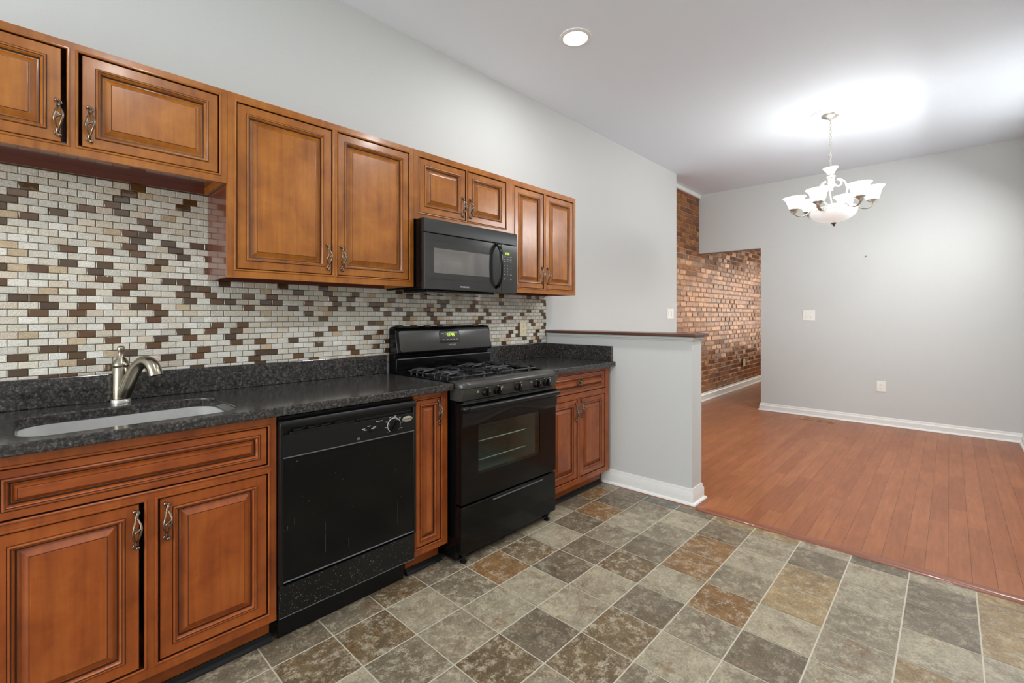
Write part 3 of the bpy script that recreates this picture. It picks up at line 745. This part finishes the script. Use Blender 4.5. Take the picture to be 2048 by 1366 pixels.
m.box(DX0+0.31, DX1-0.02, YW+0.002, YW+0.008, 0.806, 0.816)
m.build('vent', M_BLACKS, cp, smooth=0, bevel=0.001)
yk = YW-0.0075
m = MB(); m.lathe([(0.0225, -0.001), (0.0225, 0.001), (0.021, 0.0015)], (1.149, yk, 0.762), 36, axis='Y', mats=None)
m.lathe([(0.034, -0.002), (0.034, 0.0004), (0.0315, 0.0006), (0.0315, -0.002)], (1.149, yk, 0.762), 40, axis='Y')
m.build('dial_ring', M_KRING, cp, smooth=40)
m = MB(); m.lathe([(0.031, 0.0), (0.030, 0.006), (0.024, 0.010), (0.001, 0.0105)], (1.149, yk, 0.762), 32, axis='Y')
c_, s_ = math.cos(0.95), math.sin(0.95)
g1 = MB(); g1.box(-0.026, 0.026, -0.019, -0.006, -0.0055, 0.0055); g1.xform(lambda p: Vector((1.149+p.x*c_-p.z*s_, yk+p.y, 0.762+p.x*s_+p.z*c_)))
b0 = len(m.v); m.v += g1.v; m.f += [tuple(i+b0 for i in f) for f in g1.f]; m.m += g1.m; m.c += g1.c
m.build('dial', M_BLACK, cp, smooth=40, bevel=0.001)
m = MB()
marks = []
def mark(*a): marks.append(a)
for k in range(9):
    a = -2.3+k*0.62
    mark(1.149+0.043*math.sin(a)-0.004, 1.149+0.043*math.sin(a)+0.004, yk-0.0006, yk+0.004, 0.762+0.040*math.cos(a)-0.0012, 0.762+0.040*math.cos(a)+0.0012)
mark(1.06, 1.092, yk-0.0004, yk+0.004, 0.791, 0.793)
for k, (a, b) in enumerate(((1.000, 0.770), (1.026, 0.778), (1.052, 0.770), (1.008, 0.764), (1.044, 0.765))): mark(a-0.007, a+0.007, yk-0.0006, yk+0.004, b-0.0013, b+0.0013)
for a in marks: bx(*a).build('printed_mark', M_PRINT, cp, smooth=0)
m = MB(); m.lathe([(0.0065, 0), (0.005, 0.007), (0.001, 0.0072)], (1.033, yk, 0.757), 14, axis='Y'); m.build('selector', M_BLACK, cp)
bx(0.970, 0.984, yk-0.001, yk+0.004, 0.7235, 0.738).build('status_window', plain('smoked_window', lin(96, 104, 112), 0.3), cp, smooth=0)
m = MB(); m.lathe([(1.0, 0.0), (1.0, 0.002), (0.92, 0.0026), (0.001, 0.0026)], (0, 0, 0), 32, axis='Y'); m.xform(lambda p: Vector((1.220+p.x*0.027, yk+0.0015+p.y, 0.779+p.z*0.0125)))
bd = m.build('badge', M_BADGE, cp, smooth=40); lettering('Whirlpool', 0.0105, (1.220, yk-0.0013, 0.779), M_SLOT, bd, shear=0.25)
kp = bx(DX0+0.002, DX1-0.001, YW+0.004, YW+0.03, 0.112, 0.231).build('kick_plate', M_FLECK2, dw, smooth=0, bevel=0.002)
m = MB(); m.box(DX0+0.002, DX1-0.001, YW+0.0025, YW+0.006, 0.112, 0.1145)
m.build('kick_edge', M_GREYLINE, kp, smooth=0)
bx(DX0+0.02, DX1-0.02, -0.56, -0.55, 0.002, 0.112).build('toe_panel', M_BLACKS, dw, smooth=0)
for x, z, w_, h_ in ((0.835, 0.345, 0.0005, 0.040), (0.8355, 0.41, 0.0003, 0.020), (0.935, 0.31, 0.0004, 0.018), (1.17, 0.36, 0.0003, 0.05), (0.715, 0.47, 0.0005, 0.012), (0.69, 0.45, 0.0005, 0.008)): bx(x-w_, x+w_, YW-0.0042, YW-0.0036, z-h_, z+h_).build('scratch', M_SCRATCH, dd, smooth=0)

# ------------------------------------------------------------------ range
RX0, RX1 = 1.496, 2.257; RF = -0.69
rg = thing('gas_range', 'black freestanding gas range with five knobs and oven window', 'range', ((RX0+RX1)/2, -0.36, 0.0))
WX0, WX1, WZ0, WZ1 = 1.612, 2.105, 0.435, 0.690
CX0, CX1, CZ0, CZ1, CY = WX0-0.02, WX1+0.02, WZ0-0.06, WZ1+0.05, -0.40
m = MB(); m.box(RX0+0.003, CX0, -0.645, -0.035, 0.018, 0.885); m.box(CX1, RX1-0.003, -0.645, -0.035, 0.018, 0.885)
m.box(CX0, CX1, -0.645, -0.035, 0.018, CZ0); m.box(CX0, CX1, -0.645, -0.035, CZ1, 0.885); m.box(CX0, CX1, CY, -0.035, CZ0, CZ1)
m.box(RX0+0.02, RX1-0.02, -0.60, -0.06, 0.003, 0.018)
m.build('body', M_BLACK, rg, smooth=0, bevel=0.002)
for x in (RX0+0.045, RX1-0.045):
    m = MB(); m.lathe([(0.017, 0.001), (0.017, 0.008), (0.009, 0.012), (0.009, 0.05)], (x, -0.655, 0), 16, cap0=True); m.build('foot', M_BLACKS, rg)
# drawer
m = MB(); m.box(RX0+0.002, RX1-0.002, RF, -0.645, 0.058, 0.295)
dr = m.build('drawer', M_BLACK, rg, smooth=0, bevel=0.006, seg=3)
m = MB(); m.box(1.715, 2.125, RF-0.007, RF, 0.2775, 0.2815); m.box(1.715, 2.125, RF-0.003, RF, 0.2815, 0.2845); m.build('drawer_pull', M_GREYLINE, dr, smooth=0, bevel=0.001)
bx(1.700, 2.140, RF-0.0045, RF-0.0005, 0.2845, 0.2905).build('pull_recess', M_BLACKS, dr, smooth=0)
# oven door with window
OD0, OD1 = 0.307, 0.812
m = MB(); yb_, yf_ = -0.650, RF
m.box(RX0+0.003, WX0, yf_, yb_, OD0, OD1); m.box(WX1, RX1-0.003, yf_, yb_, OD0, OD1); m.box(WX0, WX1, yf_, yb_, OD0, WZ0); m.box(WX0, WX1, yf_, yb_, WZ1, OD1)
od = m.build('oven_door', M_BLACK, rg, smooth=0)
bx(WX0+0.0005, WX1-0.0005, RF+0.0015, RF+0.004, WZ0+0.0005, WZ1-0.0005).build('window', M_OGLASS, od, smooth=0)
e = 0.0008
m = MB()    # inner lining seen through the pane
m.quad([(CX0+e, CY-e, CZ0+e), (CX1-e, CY-e, CZ0+e), (CX1-e, CY-e, CZ1-e), (CX0+e, CY-e, CZ1-e)])
for z in (CZ0+e, CZ1-e): m.quad([(CX0+e, -0.646, z), (CX1-e, -0.646, z), (CX1-e, CY-e, z), (CX0+e, CY-e, z)])
for x in (CX0+e, CX1-e): m.quad([(x, -0.646, CZ0+e), (x, CY-e, CZ0+e), (x, CY-e, CZ1-e), (x, -0.646, CZ1-e)])
m.build('oven_cavity', M_CAVITY, rg, smooth=0)
for zr in (0.485, 0.585):
    m = MB()
    for y in (-0.63, -0.42): m.tube([(CX0+0.004, y, zr), (CX1-0.004, y, zr)], 0.0042, 6)
    for k in range(13): x = CX0+0.03+k*(CX1-CX0-0.06)/12; m.tube([(x, -0.63, zr+0.001), (x, -0.42, zr+0.001)], 0.0014, 5)
    m.build('oven_rack', M_CHROME, rg)
# handle : full-width bar curling back at its ends, over a sculpted brow
hz, hy = 0.789, RF-0.040
P = [(RX0+0.004, RF-0.002, hz), (RX0+0.010, RF-0.022, hz), (RX0+0.030, hy+0.004, hz), (RX0+0.08, hy, hz), (RX1-0.08, hy, hz), (RX1-0.030, hy+0.004, hz), (RX1-0.010, RF-0.022, hz), (RX1-0.004, RF-0.002, hz)]
m = MB(); m.tube(smooth_path(P, 5), 0.0145, 14, flat=(0.72, 1.0)); m.build('door_handle', M_BLACKS, od, smooth=60)
rr = []
for k in range(25):
    u = k/24; x = RX0+0.003+(RX1-RX0-0.006)*u; d_ = abs(u-0.5)*2
    zl = 0.722+0.022*math.cos(PI*min(1, d_*1.25)) if d_ < 0.8 else 0.722-0.022
    out = 0.010
    rr.append([(x, RF+0.001, zl-0.006), (x, RF-out*0.6, zl), (x, RF-out, zl+0.016), (x, RF-out, hz-0.024), (x, RF-0.004, hz-0.012), (x, RF+0.001, hz-0.010)])
m = MB(); m.rings(rr, 0, True, True, True); m.build('door_brow', M_BLACKS, od, smooth=50)
m = MB()
for k, z in enumerate((0.8145, 0.8185)): m.box(RX0+0.03, RX1-0.02, RF+0.006, RF+0.02, z, z+0.0022)
m.box(RX0+0.006, RX1-0.004, RF-0.004, RF+0.02, 0.8085, 0.8125)
m.build('vent_slats', M_PANELB, od, smooth=0)
# control panel with knobs (slightly raked)
zb_, zt_ = 0.824, 0.887
m = MB(); m.hexa([(RX0, RF+0.004, zb_), (RX1, RF+0.004, zb_), (RX1, -0.60, zb_), (RX0, -0.60, zb_), (RX0, RF+0.010-0.028, zt_), (RX1, RF+0.010-0.028, zt_), (RX1, -0.60, zt_), (RX0, -0.60, zt_)])
pn = m.build('control_panel', M_PANELB, rg, smooth=0, bevel=0.003)
def kpanel_y(z): return RF+0.004+(z-zb_)/(zt_-zb_)*(-0.022)
for kx, kz in ((1.655, 0.857), (1.738, 0.856), (1.900, 0.856), (2.063, 0.856), (2.148, 0.857)):
    y = kpanel_y(kz)
    m = MB(); m.lathe([(0.0225, 0.0), (0.0215, 0.010), (0.0175, 0.017), (0.001, 0.018)], (kx, y+0.001, kz), 22, axis='Y'); kb = m.build('knob', M_BLACKS, pn, smooth=45)
    g1 = MB(); g1.box(kx-0.0065, kx+0.0065, y-0.034, y-0.008, kz-0.0205, kz+0.0205); g1.build('grip', M_BLACK, kb, smooth=0, bevel=0.003)
    g1 = MB(); g1.box(kx-0.0010, kx+0.0010, y-0.0346, y-0.033, kz+0.004, kz+0.018); g1.build('pointer', M_PRINT, kb, smooth=0)
for kx, kz in ((1.600, 0.866), (1.772, 0.872), (1.655, 0.8835), (1.738, 0.8835), (1.880, 0.8835), (1.918, 0.8835), (2.012, 0.874), (2.055, 0.8835), (2.128, 0.8835), (2.178, 0.8815)):
    y = kpanel_y(kz); m = MB()
    if kx in (1.600, 1.772, 2.012):
        for a, b, c_, d_ in ((-0.0055, 0.0055, -0.0055, -0.0035), (-0.0055, 0.0055, 0.0035, 0.0055), (-0.0055, -0.0035, -0.0035, 0.0035), (0.0035, 0.0055, -0.0035, 0.0035)): m.box(kx+a, kx+b, y-0.0016, y+0.003, kz+c_, kz+d_)
    else: m.box(kx-0.005, kx+0.005, y-0.0014, y+0.003, kz-0.0022, kz)
    m.build('printed_mark', M_PRINT, pn, smooth=0)
# cooktop : tray with a rolled front lip
m = MB(); m.box(RX0+0.002, RX1-0.002, -0.60, -0.115, 0.888, 0.905)
m.box(RX0, RX0+0.022, -0.62, -0.115, 0.889, 0.918); m.box(RX1-0.022, RX1, -0.62, -0.115, 0.889, 0.918); m.box(RX0+0.022, RX1-0.022, -0.135, -0.115, 0.905, 0.918)
ck = m.build('cooktop', M_BLACK, rg, smooth=0, bevel=0.003)
def lip(x, d): return [(x, -0.575, 0.889), (x, -0.575, 0.909), (x, -0.600, 0.919), (x, -0.665+d, 0.923), (x, -0.700+d, 0.918), (x, -0.712+d, 0.905), (x, -0.710+d, 0.889)]
rr = []
for x, d in ((RX0, 0.05), (RX0+0.006, 0.028), (RX0+0.02, 0.010), (RX0+0.05, 0.0), (RX1-0.05, 0.0), (RX1-0.02, 0.010), (RX1-0.006, 0.028), (RX1, 0.05)): rr.append(lip(x, d))
m = MB(); m.rings(rr, 0, True, True, True); m.build('front_lip', M_PANELB, ck, smooth=50)
for bxx in (1.690, 2.063):
    for byy in (-0.255, -0.475):
        m = MB(); m.lathe([(0.075, 0.0), (0.070, 0.003), (0.050, 0.0035), (0.045, 0.001)], (bxx, byy, 0.9052), 24); m.lathe([(0.040, 0.001), (0.040, 0.012), (0.034, 0.014), (0.034, 0.020), (0.030, 0.022), (0.001, 0.0225)], (bxx, byy, 0.9052), 22); m.build('burner', M_IRON, ck, smooth=50)
def grate(cx, cy, hxx, hyy):
    m = MB(); zt = 0.943; zb = 0.9065; r = 0.0052
    P = rrect(cx-hxx, cx+hxx, cy-hyy, cy+hyy, 0.018, 4); P = [(x, y, zt-0.013) for x, y in P]; P.append(P[0]); m.tube(P, r, 6, cap=False)
    for sx in (-1, 1):
        for k in (-0.55, 0.0, 0.55):
            y = cy+k*hyy; x0 = cx+sx*hxx
            m.tube([(x0, y, zb), (x0, y, zt-0.005), (x0-sx*0.008, y, zt), (cx+sx*(0.028 if k == 0 else 0.05), y*0.75+cy*0.25, zt+0.001)], [r, r, r, r*0.8], 6, flat=(0.8, 1.1))
    for sy in (-1, 1):
        for k in (-0.5, 0.5):
            x = cx+k*hxx; y0 = cy+sy*hyy
            m.tube([(x, y0, zb), (x, y0, zt-0.005), (x, y0-sy*0.008, zt), (x*0.7+cx*0.3, cy+sy*0.03, zt+0.001)], [r, r, r, r*0.8], 6, flat=(0.8, 1.1))
    return m.build('grate', M_IRON, ck, smooth=60)
for bxx in (1.690, 2.063):
    for byy in (-0.252, -0.472): grate(bxx, byy, 0.148, 0.102)
# backguard
m = MB()
prof = [(-0.030, 0.905), (-0.112, 0.905), (-0.112, 1.000), (-0.098, 1.008), (-0.092, 1.020), (-0.118, 1.026), (-0.124, 1.036), (-0.100, 1.165), (-0.090, 1.182), (-0.074, 1.190), (-0.040, 1.186), (-0.030, 1.170)]
def bgx(z): return 0.0
rr = [[(x, y, z) for y, z in prof] for x in (RX0, RX1)]
m.rings(rr, 0, True, True, True); bg = m.build('backguard', M_BLACK, rg, smooth=30, bevel=0.004)
# grey face panel set on the slanted front
P0, P1 = Vector((0, -0.1245, 1.0335)), Vector((0, -0.1012, 1.166)); du = (P1-P0); dl = du.length; du.normalize(); dn = Vector((0, -du.z, du.y))
def bgp(x, v, out=0.0): p = P0+du*v+dn*out; return Vector((x, p.y, p.z))
def slab_on_guard(x0, x1, v0, v1, out0, out1, r, n=5):
    Q = rrect(x0, x1, v0, v1, r, n); Q2 = rrect(x0+0.0015, x1-0.0015, v0+0.0015, v1-0.0015, r, n); m = MB()
    m.rings([[bgp(x, v, out0) for x, v in Q], [bgp(x, v, out1-0.0008) for x, v in Q], [bgp(x, v, out1) for x, v in Q2]], 0, True, False, True); return m
fp = slab_on_guard(RX0+0.018, RX1-0.010, 0.006, dl-0.003, 0.0, 0.004, 0.016).build('face_panel', M_PANELB, bg, smooth=30)
dz_ = dl*0.42
dp = slab_on_guard(1.806, 1.972, 0.050, 0.126, 0.003, 0.0050, 0.009).build('display_bezel', M_BLACK, fp, smooth=30)
ds = slab_on_guard(1.810, 1.968, 0.0535, 0.1225, 0.0045, 0.0058, 0.007).build('display', M_PANELB, fp, smooth=30)
rx_ = math.atan2(du.z, du.y)
def on_guard(o, x, v, out):   # place a mesh built around the origin on the slanted face
    p = bgp(x, v, out); o.location = p-wloc(o.parent); o.rotation_euler = (rx_-PI/2, 0, 0)
led = seven_segment('11:45', -0.0265, -0.010, 0.0, 0.020, M_LED, None, 'clock_digits'); led.parent = bg; on_guard(led, 1.893, 0.0985, 0.0060)
for x, v in ((-0.055, 0.022), (0.055, 0.022), (-0.052, -0.018), (-0.020, -0.018), (0.008, -0.018), (0.032, -0.018), (0.056, -0.018)):
    bm_ = bx(x-0.008, x+0.008, -0.0005, 0, v-0.0015, v+0.0015).build('printed_mark', M_PRINT, None, smooth=0); bm_.parent = bg; on_guard(bm_, 1.889, 0.0865, 0.0060)
lt = lettering('FRIGIDAIRE', 0.0115, (0, 0, 0), M_PRINT, bg); p = bgp(1.905, 0.034, 0.0044); lt.location = p-wloc(bg); lt.rotation_euler = (rx_, 0, 0)
m = MB(); m.box(RX0+0.008, RX1-0.004, -0.1145, -0.111, 0.995, 1.000); m.build('guard_edge', M_GREYLINE, bg, smooth=0)

# ------------------------------------------------------------------ over-range microwave
MX0, MX1, MF = 1.4885, 2.2205, -0.398
MZ0, MZ1 = 1.3985, 1.7875
mw = thing('microwave', 'black over-range microwave under the short wall cabinet', 'microwave', ((MX0+MX1)/2, -0.2, MZ0))
m = MB(); m.box(MX0+0.002, MX1-0.002, MF+0.030, -0.012, MZ0+0.004, MZ1); m.box(MX0+0.06, MX1-0.15, MF+0.06, -0.10, MZ0-0.012, MZ0+0.004)
m.build('body', M_BLACK, mw, smooth=0, bevel=0.002)
m = MB(); m.rings([[(x, MF+0.030, 1.7085), (x, MF+0.002, 1.7085), (x, MF, 1.711), (x, MF, 1.775), (x, MF+0.004, 1.7855), (x, MF+0.03, 1.7865)] for x in (MX0, MX1)], 0, True, True, True)
m.build('vent_band', plain('charcoal_satin_band', (0.026, 0.027, 0.027, 1), 0.36, spec=0.3, gscale=300), mw, smooth=30, bevel=0.0015)
XD = 2.073
m = MB(); m.box(MX0, XD, MF, MF+0.028, MZ0, 1.7055)
md = m.build('door', M_MWGL, mw, smooth=0, bevel=0.004, seg=3)
def frame_lines(z): pass
m = MB()
for z in (1.668, 1.457): m.box(MX0+0.022, 1.995, MF-0.0006, MF+0.003, z-0.0007, z+0.0007)
m.build('inlay_line', M_BLACKS, md, smooth=0)
bx(1.549, 1.974, MF-0.0008, MF+0.004, 1.490, 1.627).build('window', M_MWWIN, md, smooth=0)
P = [(2.030, MF+0.002, 1.700), (2.030, MF-0.020, 1.688), (2.030, MF-0.040, 1.655), (2.030, MF-0.047, 1.600), (2.030, MF-0.047, 1.530), (2.030, MF-0.040, 1.475), (2.030, MF-0.020, 1.442), (2.030, MF+0.002, 1.430)]
m = MB(); m.tube(smooth_path(P, 5), 0.0125, 14, flat=(1.15, 0.75)); m.build('door_handle', M_BLACK, md, smooth=60)
lettering('FRIGIDAIRE', 0.0135, (1.772, MF-0.0004, 1.420), M_PRINT, md)
mc = bx(XD+0.001, MX1, MF, MF+0.028, MZ0, 1.7055).build('control_panel', M_MWGL, mw, smooth=0, bevel=0.003)
seven_segment('2:00', 2.113, 1.641, MF-0.0002, 0.015, M_LED, mc, 'clock_digits')
for zi, z in enumerate((1.628, 1.612, 1.597)):
    for x in (2.106, 2.133, 2.161): bx(x-0.009, x+0.007, MF-0.0005, MF+0.002, z-0.001, z+0.0012).build('printed_mark', M_PRINT, mc, smooth=0)
for k, ch in enumerate('1234567890'):
    if ch == '0': x, z = 2.133, 1.516
    else: x, z = (2.104, 2.133, 2.162)[k % 3], (1.572, 1.553, 1.534)[k//3]
    lettering(ch, 0.010, (x, MF-0.0003, z), M_PRINT, mc, name='keypad_digit')
for x, z in ((2.104, 1.516), (2.162, 1.516), (2.104, 1.487), (2.162, 1.487)):
    for dz_ in (-0.003, 0.0015): bx(x-0.007, x+0.007, MF-0.0005, MF+0.002, z+dz_, z+dz_+0.0015).build('printed_mark', M_PRINT, mc, smooth=0)

# ------------------------------------------------------------------ outlets, switches, register
def plate_y(name, label, cat, x, z, y, wd, ht, mat, kind, face=-1, axis='Y', group=None):
    """wall plate; axis 'Y' faces -Y, axis 'X' faces -X (x is then the wall plane and y the position)"""
    root = thing(name, label, cat, (x, y, z), group)
    def put(nm, boxes, mt, bev=0.0):
        m = MB()
        for (a0, a1, o0, o1, z0, z1) in boxes:
            if axis == 'Y': m.box(x+a0, x+a1, y-o1, y-o0, z+z0, z+z1)
            else: m.box(x-o1, x-o0, y-a1, y-a0, z+z0, z+z1)
        return m.build(nm, mt, root, smooth=0, bevel=bev)
    put('plate', [(-wd/2, wd/2, 0.0005, 0.006, -ht/2, ht/2)], mat, 0.002)
    if kind == 'outlet':
        for s in (-1, 1):
            put('receptacle', [(-0.017, 0.017, 0.006, 0.008, s*0.0195-0.0135, s*0.0195+0.0135)], mat, 0.003)
            put('slots', [(-0.0075, -0.0055, 0.0075, 0.0083, s*0.0195-0.001, s*0.0195+0.008), (0.0050, 0.0070, 0.0075, 0.0083, s*0.0195, s*0.0195+0.007), (-0.002, 0.002, 0.0075, 0.0083, s*0.0195-0.009, s*0.0195-0.005)], M_SLOT)
    elif kind == 'toggle2':
        put('toggle', [(-0.028, -0.018, 0.006, 0.0145, -0.008, 0.010)], mat, 0.002)
        put('toggle', [(0.018, 0.028, 0.006, 0.0145, -0.002, 0.012)], mat, 0.002)
        put('screw', [(q-0.002, q+0.002, 0.006, 0.0068, s-0.002, s+0.002) for q in (-0.023, 0.023) for s in (-0.03, 0.03)], M_SLOT)
    elif kind == 'rocker2':
        for s in (-1, 1): put('rocker', [(s*0.044-0.018, s*0.044+0.018, 0.006, 0.010, -0.034, 0.034)], mat, 0.003)
    return root
plate_y('outlet', 'ivory duplex outlet on the mosaic splash beside the half wall', 'outlet', 2.707, 1.154, -0.0105, 0.078, 0.122, M_IVORY, 'outlet')
plate_y('light_switch', 'white double rocker switch near the end of the kitchen wall, above the half wall cap', 'light switch', 5.37, 1.277, 0.0, 0.175, 0.118, M_PLATE, 'rocker2')
plate_y('light_switch', 'white double toggle switch on the far grey wall beside the opening', 'light switch', XFAR, 1.257, -1.171, 0.13, 0.128, M_PLATE, 'toggle2', axis='X')
plate_y('outlet', 'white duplex outlet low on the far grey wall', 'outlet', XFAR, 0.443, -1.88, 0.082, 0.122, M_PLATE, 'outlet', axis='X')
plate_y('outlet', 'ivory outlet on the brick wall seen through the opening', 'outlet', 8.74, 0.425, YB-0.020, 0.12, 0.125, M_IVORY, 'outlet')
m = MB(); m.lathe([(0.004, 0), (0.004, 0.010), (0.007, 0.011), (0.006, 0.014), (0.001, 0.0145)], (0, 0, 0), 10, axis='Y'); m.xform(lambda p: Vector((XFAR+p.y, -1.742+p.x, 1.945+p.z)))
tag(m.build('wall_screw', M_PEWTER), 'tiny screw left in the far grey wall below the chandelier', 'screw')
vr = thing('floor_register', 'tan metal floor register set in the planks under the far wall', 'floor vent', (6.56, -1.30, 0.0))
m = MB(); x0, x1, y0, y1 = 6.485, 6.635, -1.468, -1.125
for a in ((x0, x1, y0, y0+0.022), (x0, x1, y1-0.022, y1), (x0, x0+0.022, y0+0.022, y1-0.022), (x1-0.022, x1, y0+0.022, y1-0.022)): m.box(*a, 0.0005, 0.006)
m.build('frame', M_BRASSV, vr, smooth=0, bevel=0.002)
m = MB()
for k in range(16): y = y0+0.03+k*(y1-y0-0.06)/15; m.box(x0+0.022, x1-0.022, y-0.004, y+0.004, 0.001, 0.0045)
m.box((x0+x1)/2-0.004, (x0+x1)/2+0.004, y0+0.022, y1-0.022, 0.001, 0.005); m.build('louvers', M_BRASSV, vr, smooth=0)
bx(x0+0.02, x1-0.02, y0+0.02, y1-0.02, 0.0002, 0.0008).build('duct', M_SLOT, vr, smooth=0)

# ------------------------------------------------------------------ recessed lights
for k, (x, y) in enumerate(DOWNLIGHTS):
    lab = ('round recessed ceiling light in front of the short countertop', 'added recessed ceiling light near the sink, above the frame', 'added recessed ceiling light behind the half wall end, above the frame', 'added recessed ceiling light over the camera, outside the frame')[k]
    root = thing('recessed_light', lab, 'ceiling light', (x, y, CEIL), 'recessed kitchen lights')
    m = MB(); m.lathe([(0.098, -0.0005), (0.098, -0.004), (0.090, -0.008), (0.076, -0.009), (0.074, -0.004)], (x, y, CEIL), 40); m.build('trim_ring', M_TRIM, root)
    m = MB(); m.lathe([(0.0745, -0.0045), (0.05, -0.0065), (0.001, -0.007)], (x, y, CEIL), 40, cap1=True); m.build('lens', M_LENS, root)
    lamp('downlight_lamp', 'AREA', (x, y, CEIL-0.012), DOWN_W[k], (0.99, 0.99, 1.0), 0.14, parent=None)

# ------------------------------------------------------------------ chandelier
HX, HY2 = 4.81, -1.70
med = MB(); med.lathe([(0.150, -0.0005), (0.150, -0.004), (0.144, -0.007), (0.001, -0.007)], (HX, HY2, CEIL), 48, cap1=True)
struct(med.build('trim_7', M_CEIL, smooth=40), 'round white ceiling patch above the chandelier')
ch = thing('chandelier', 'six-shade white and brass chandelier hanging by a chain', 'chandelier', (HX, HY2, CEIL))
m = MB(); m.lathe([(0.066, -0.007), (0.066, -0.016), (0.058, -0.026), (0.030, -0.040), (0.012, -0.046), (0.010, -0.060)], (HX, HY2, CEIL), 32, cap1=True); m.build('canopy', M_CHNICK, ch, smooth=50)
m = MB(); zc_ = 2.942; k = 0
while zc_ > 2.545:
    P = []
    for q in range(17):
        a = 2*PI*q/16; u, v = 0.0085*math.cos(a), 0.017*math.sin(a)
        P.append((HX+(u if k % 2 == 0 else 0), HY2+(0 if k % 2 == 0 else u), zc_-0.014+v))
    m.tube(P, 0.0022, 6, cap=False); zc_ -= 0.0265; k += 1
m.build('chain', M_CHNICK, ch, smooth=60)
vx, vy = math.cos(yaw), math.sin(yaw)
va_ = math.atan2(HY2+2.453, HX)                 # direction from the room's near corner towards the lamp
TILT = math.radians(3.6); PV = Vector((HX, HY2, 2.54))
TM = Matrix.Rotation(TILT, 4, Vector((-0.7071, -0.7071, 0)))
def hang(m): return m.xform(lambda p: PV+(TM @ (p-PV)))
def L(prof, mat, name, cap0=False, cap1=False, seg=32):
    m = MB(); m.lathe(prof, (HX, HY2, 0), seg, cap0=cap0, cap1=cap1); hang(m); return m.build(name, mat, ch, smooth=50)
L([(0.006, 2.545), (0.008, 2.538), (0.056, 2.536), (0.058, 2.531), (0.050, 2.520), (0.032, 2.498), (0.024, 2.480), (0.012, 2.476)], M_WHITEM, 'top_cup')
L([(0.010, 2.478), (0.012, 2.466), (0.030, 2.464), (0.033, 2.457), (0.030, 2.450), (0.012, 2.449)], M_WHITEM, 'collar')
m = MB(); m.lathe([(0.012, 2.449), (0.026, 2.445), (0.028, 2.42), (0.026, 2.392), (0.012, 2.388)], (HX, HY2, 0), 16); hang(m); m.build('crystal_column', M_CRYST, ch, smooth=20)
L([(0.012, 2.388), (0.030, 2.384), (0.028, 2.372), (0.014, 2.364), (0.008, 2.352), (0.012, 2.346), (0.008, 2.338), (0.001, 2.335)], M_WHITEM, 'finial_stem')
for k in range(3):
    a = va_+0.9+k*2*PI/3; ca, sa = math.cos(a), math.sin(a)
    P = [(0.020, 2.395), (0.045, 2.372), (0.075, 2.385), (0.072, 2.418), (0.050, 2.425), (0.062, 2.432), (0.100, 2.405), (0.118, 2.350), (0.105, 2.295), (0.070, 2.250), (0.045, 2.222), (0.030, 2.205)]
    m = MB(); m.tube(smooth_path([(HX+r*ca, HY2+r*sa, z) for r, z in P], 4), 0.0065, 8, flat=(0.8, 1.1)); hang(m); m.build('scroll_arm', M_WHITEM, ch, smooth=60)
L([(0.012, 2.225), (0.035, 2.222), (0.045, 2.210), (0.10, 2.200), (0.155, 2.188), (0.170, 2.178), (0.172, 2.166), (0.150, 2.160)], M_WHITEM, 'ring_plate')
pr = [(0.176, 2.162)]+[(0.174*math.cos(a), 2.158-0.100*math.sin(a)) for a in [PI/2*k/10 for k in range(0, 10)]]+[(0.012, 2.058)]
L(pr, M_BOWL, 'glass_bowl', cap1=True, seg=40)
L([(0.010, 2.062), (0.020, 2.056), (0.022, 2.050), (0.012, 2.046), (0.006, 2.040), (0.009, 2.034), (0.004, 2.028), (0.001, 2.026)], M_PEWTER, 'bowl_finial')
for k in range(6):
    a = 0.847+k*PI/3; ca, sa = math.cos(a), math.sin(a)
    P = [(0.120, 2.190), (0.145, 2.196), (0.165, 2.186), (0.190, 2.160), (0.220, 2.146), (0.252, 2.148), (0.280, 2.164), (0.305, 2.186), (0.318, 2.202)]
    sp_ = smooth_path([(HX+r*ca, HY2+r*sa, z) for r, z in P], 4); n_ = len(sp_)
    rad = [0.007+0.004*math.sin(PI*i/(n_-1)) for i in range(n_)]; rad[-1] = 0.001; rad[-2] = 0.003
    m = MB(); m.tube(sp_, rad, 8, flat=(1.25, 0.45)); hang(m); arm = m.build('arm', M_CHNICK, ch, smooth=60)
    cx_, cy_ = HX+0.280*ca, HY2+0.280*sa; R0 = 2.178
    m = MB(); m.lathe([(0.006, -0.012), (0.010, 0.0), (0.014, 0.012), (0.034, 0.028), (0.045, 0.036), (0.045, 0.044), (0.030, 0.045)], (cx_, cy_, R0), 24); hang(m); m.build('socket_cup', M_CHNICK, arm, smooth=50)
    m = MB(); m.lathe([(0.030, 0.0455), (0.044, 0.046), (0.050, 0.058), (0.056, 0.080), (0.063, 0.106), (0.075, 0.128), (0.089, 0.142), (0.088, 0.144), (0.073, 0.131), (0.060, 0.108), (0.053, 0.081), (0.047, 0.060), (0.030, 0.051)], (cx_, cy_, R0), 32); hang(m); m.build('lamp_shade', M_SHADE, arm, smooth=60)
    q = PV+(TM @ (Vector((cx_, cy_, R0+0.115))-PV))
    lamp('chandelier_bulb', 'POINT', q, 0.6, (1.0, 0.98, 0.95), 0.03)
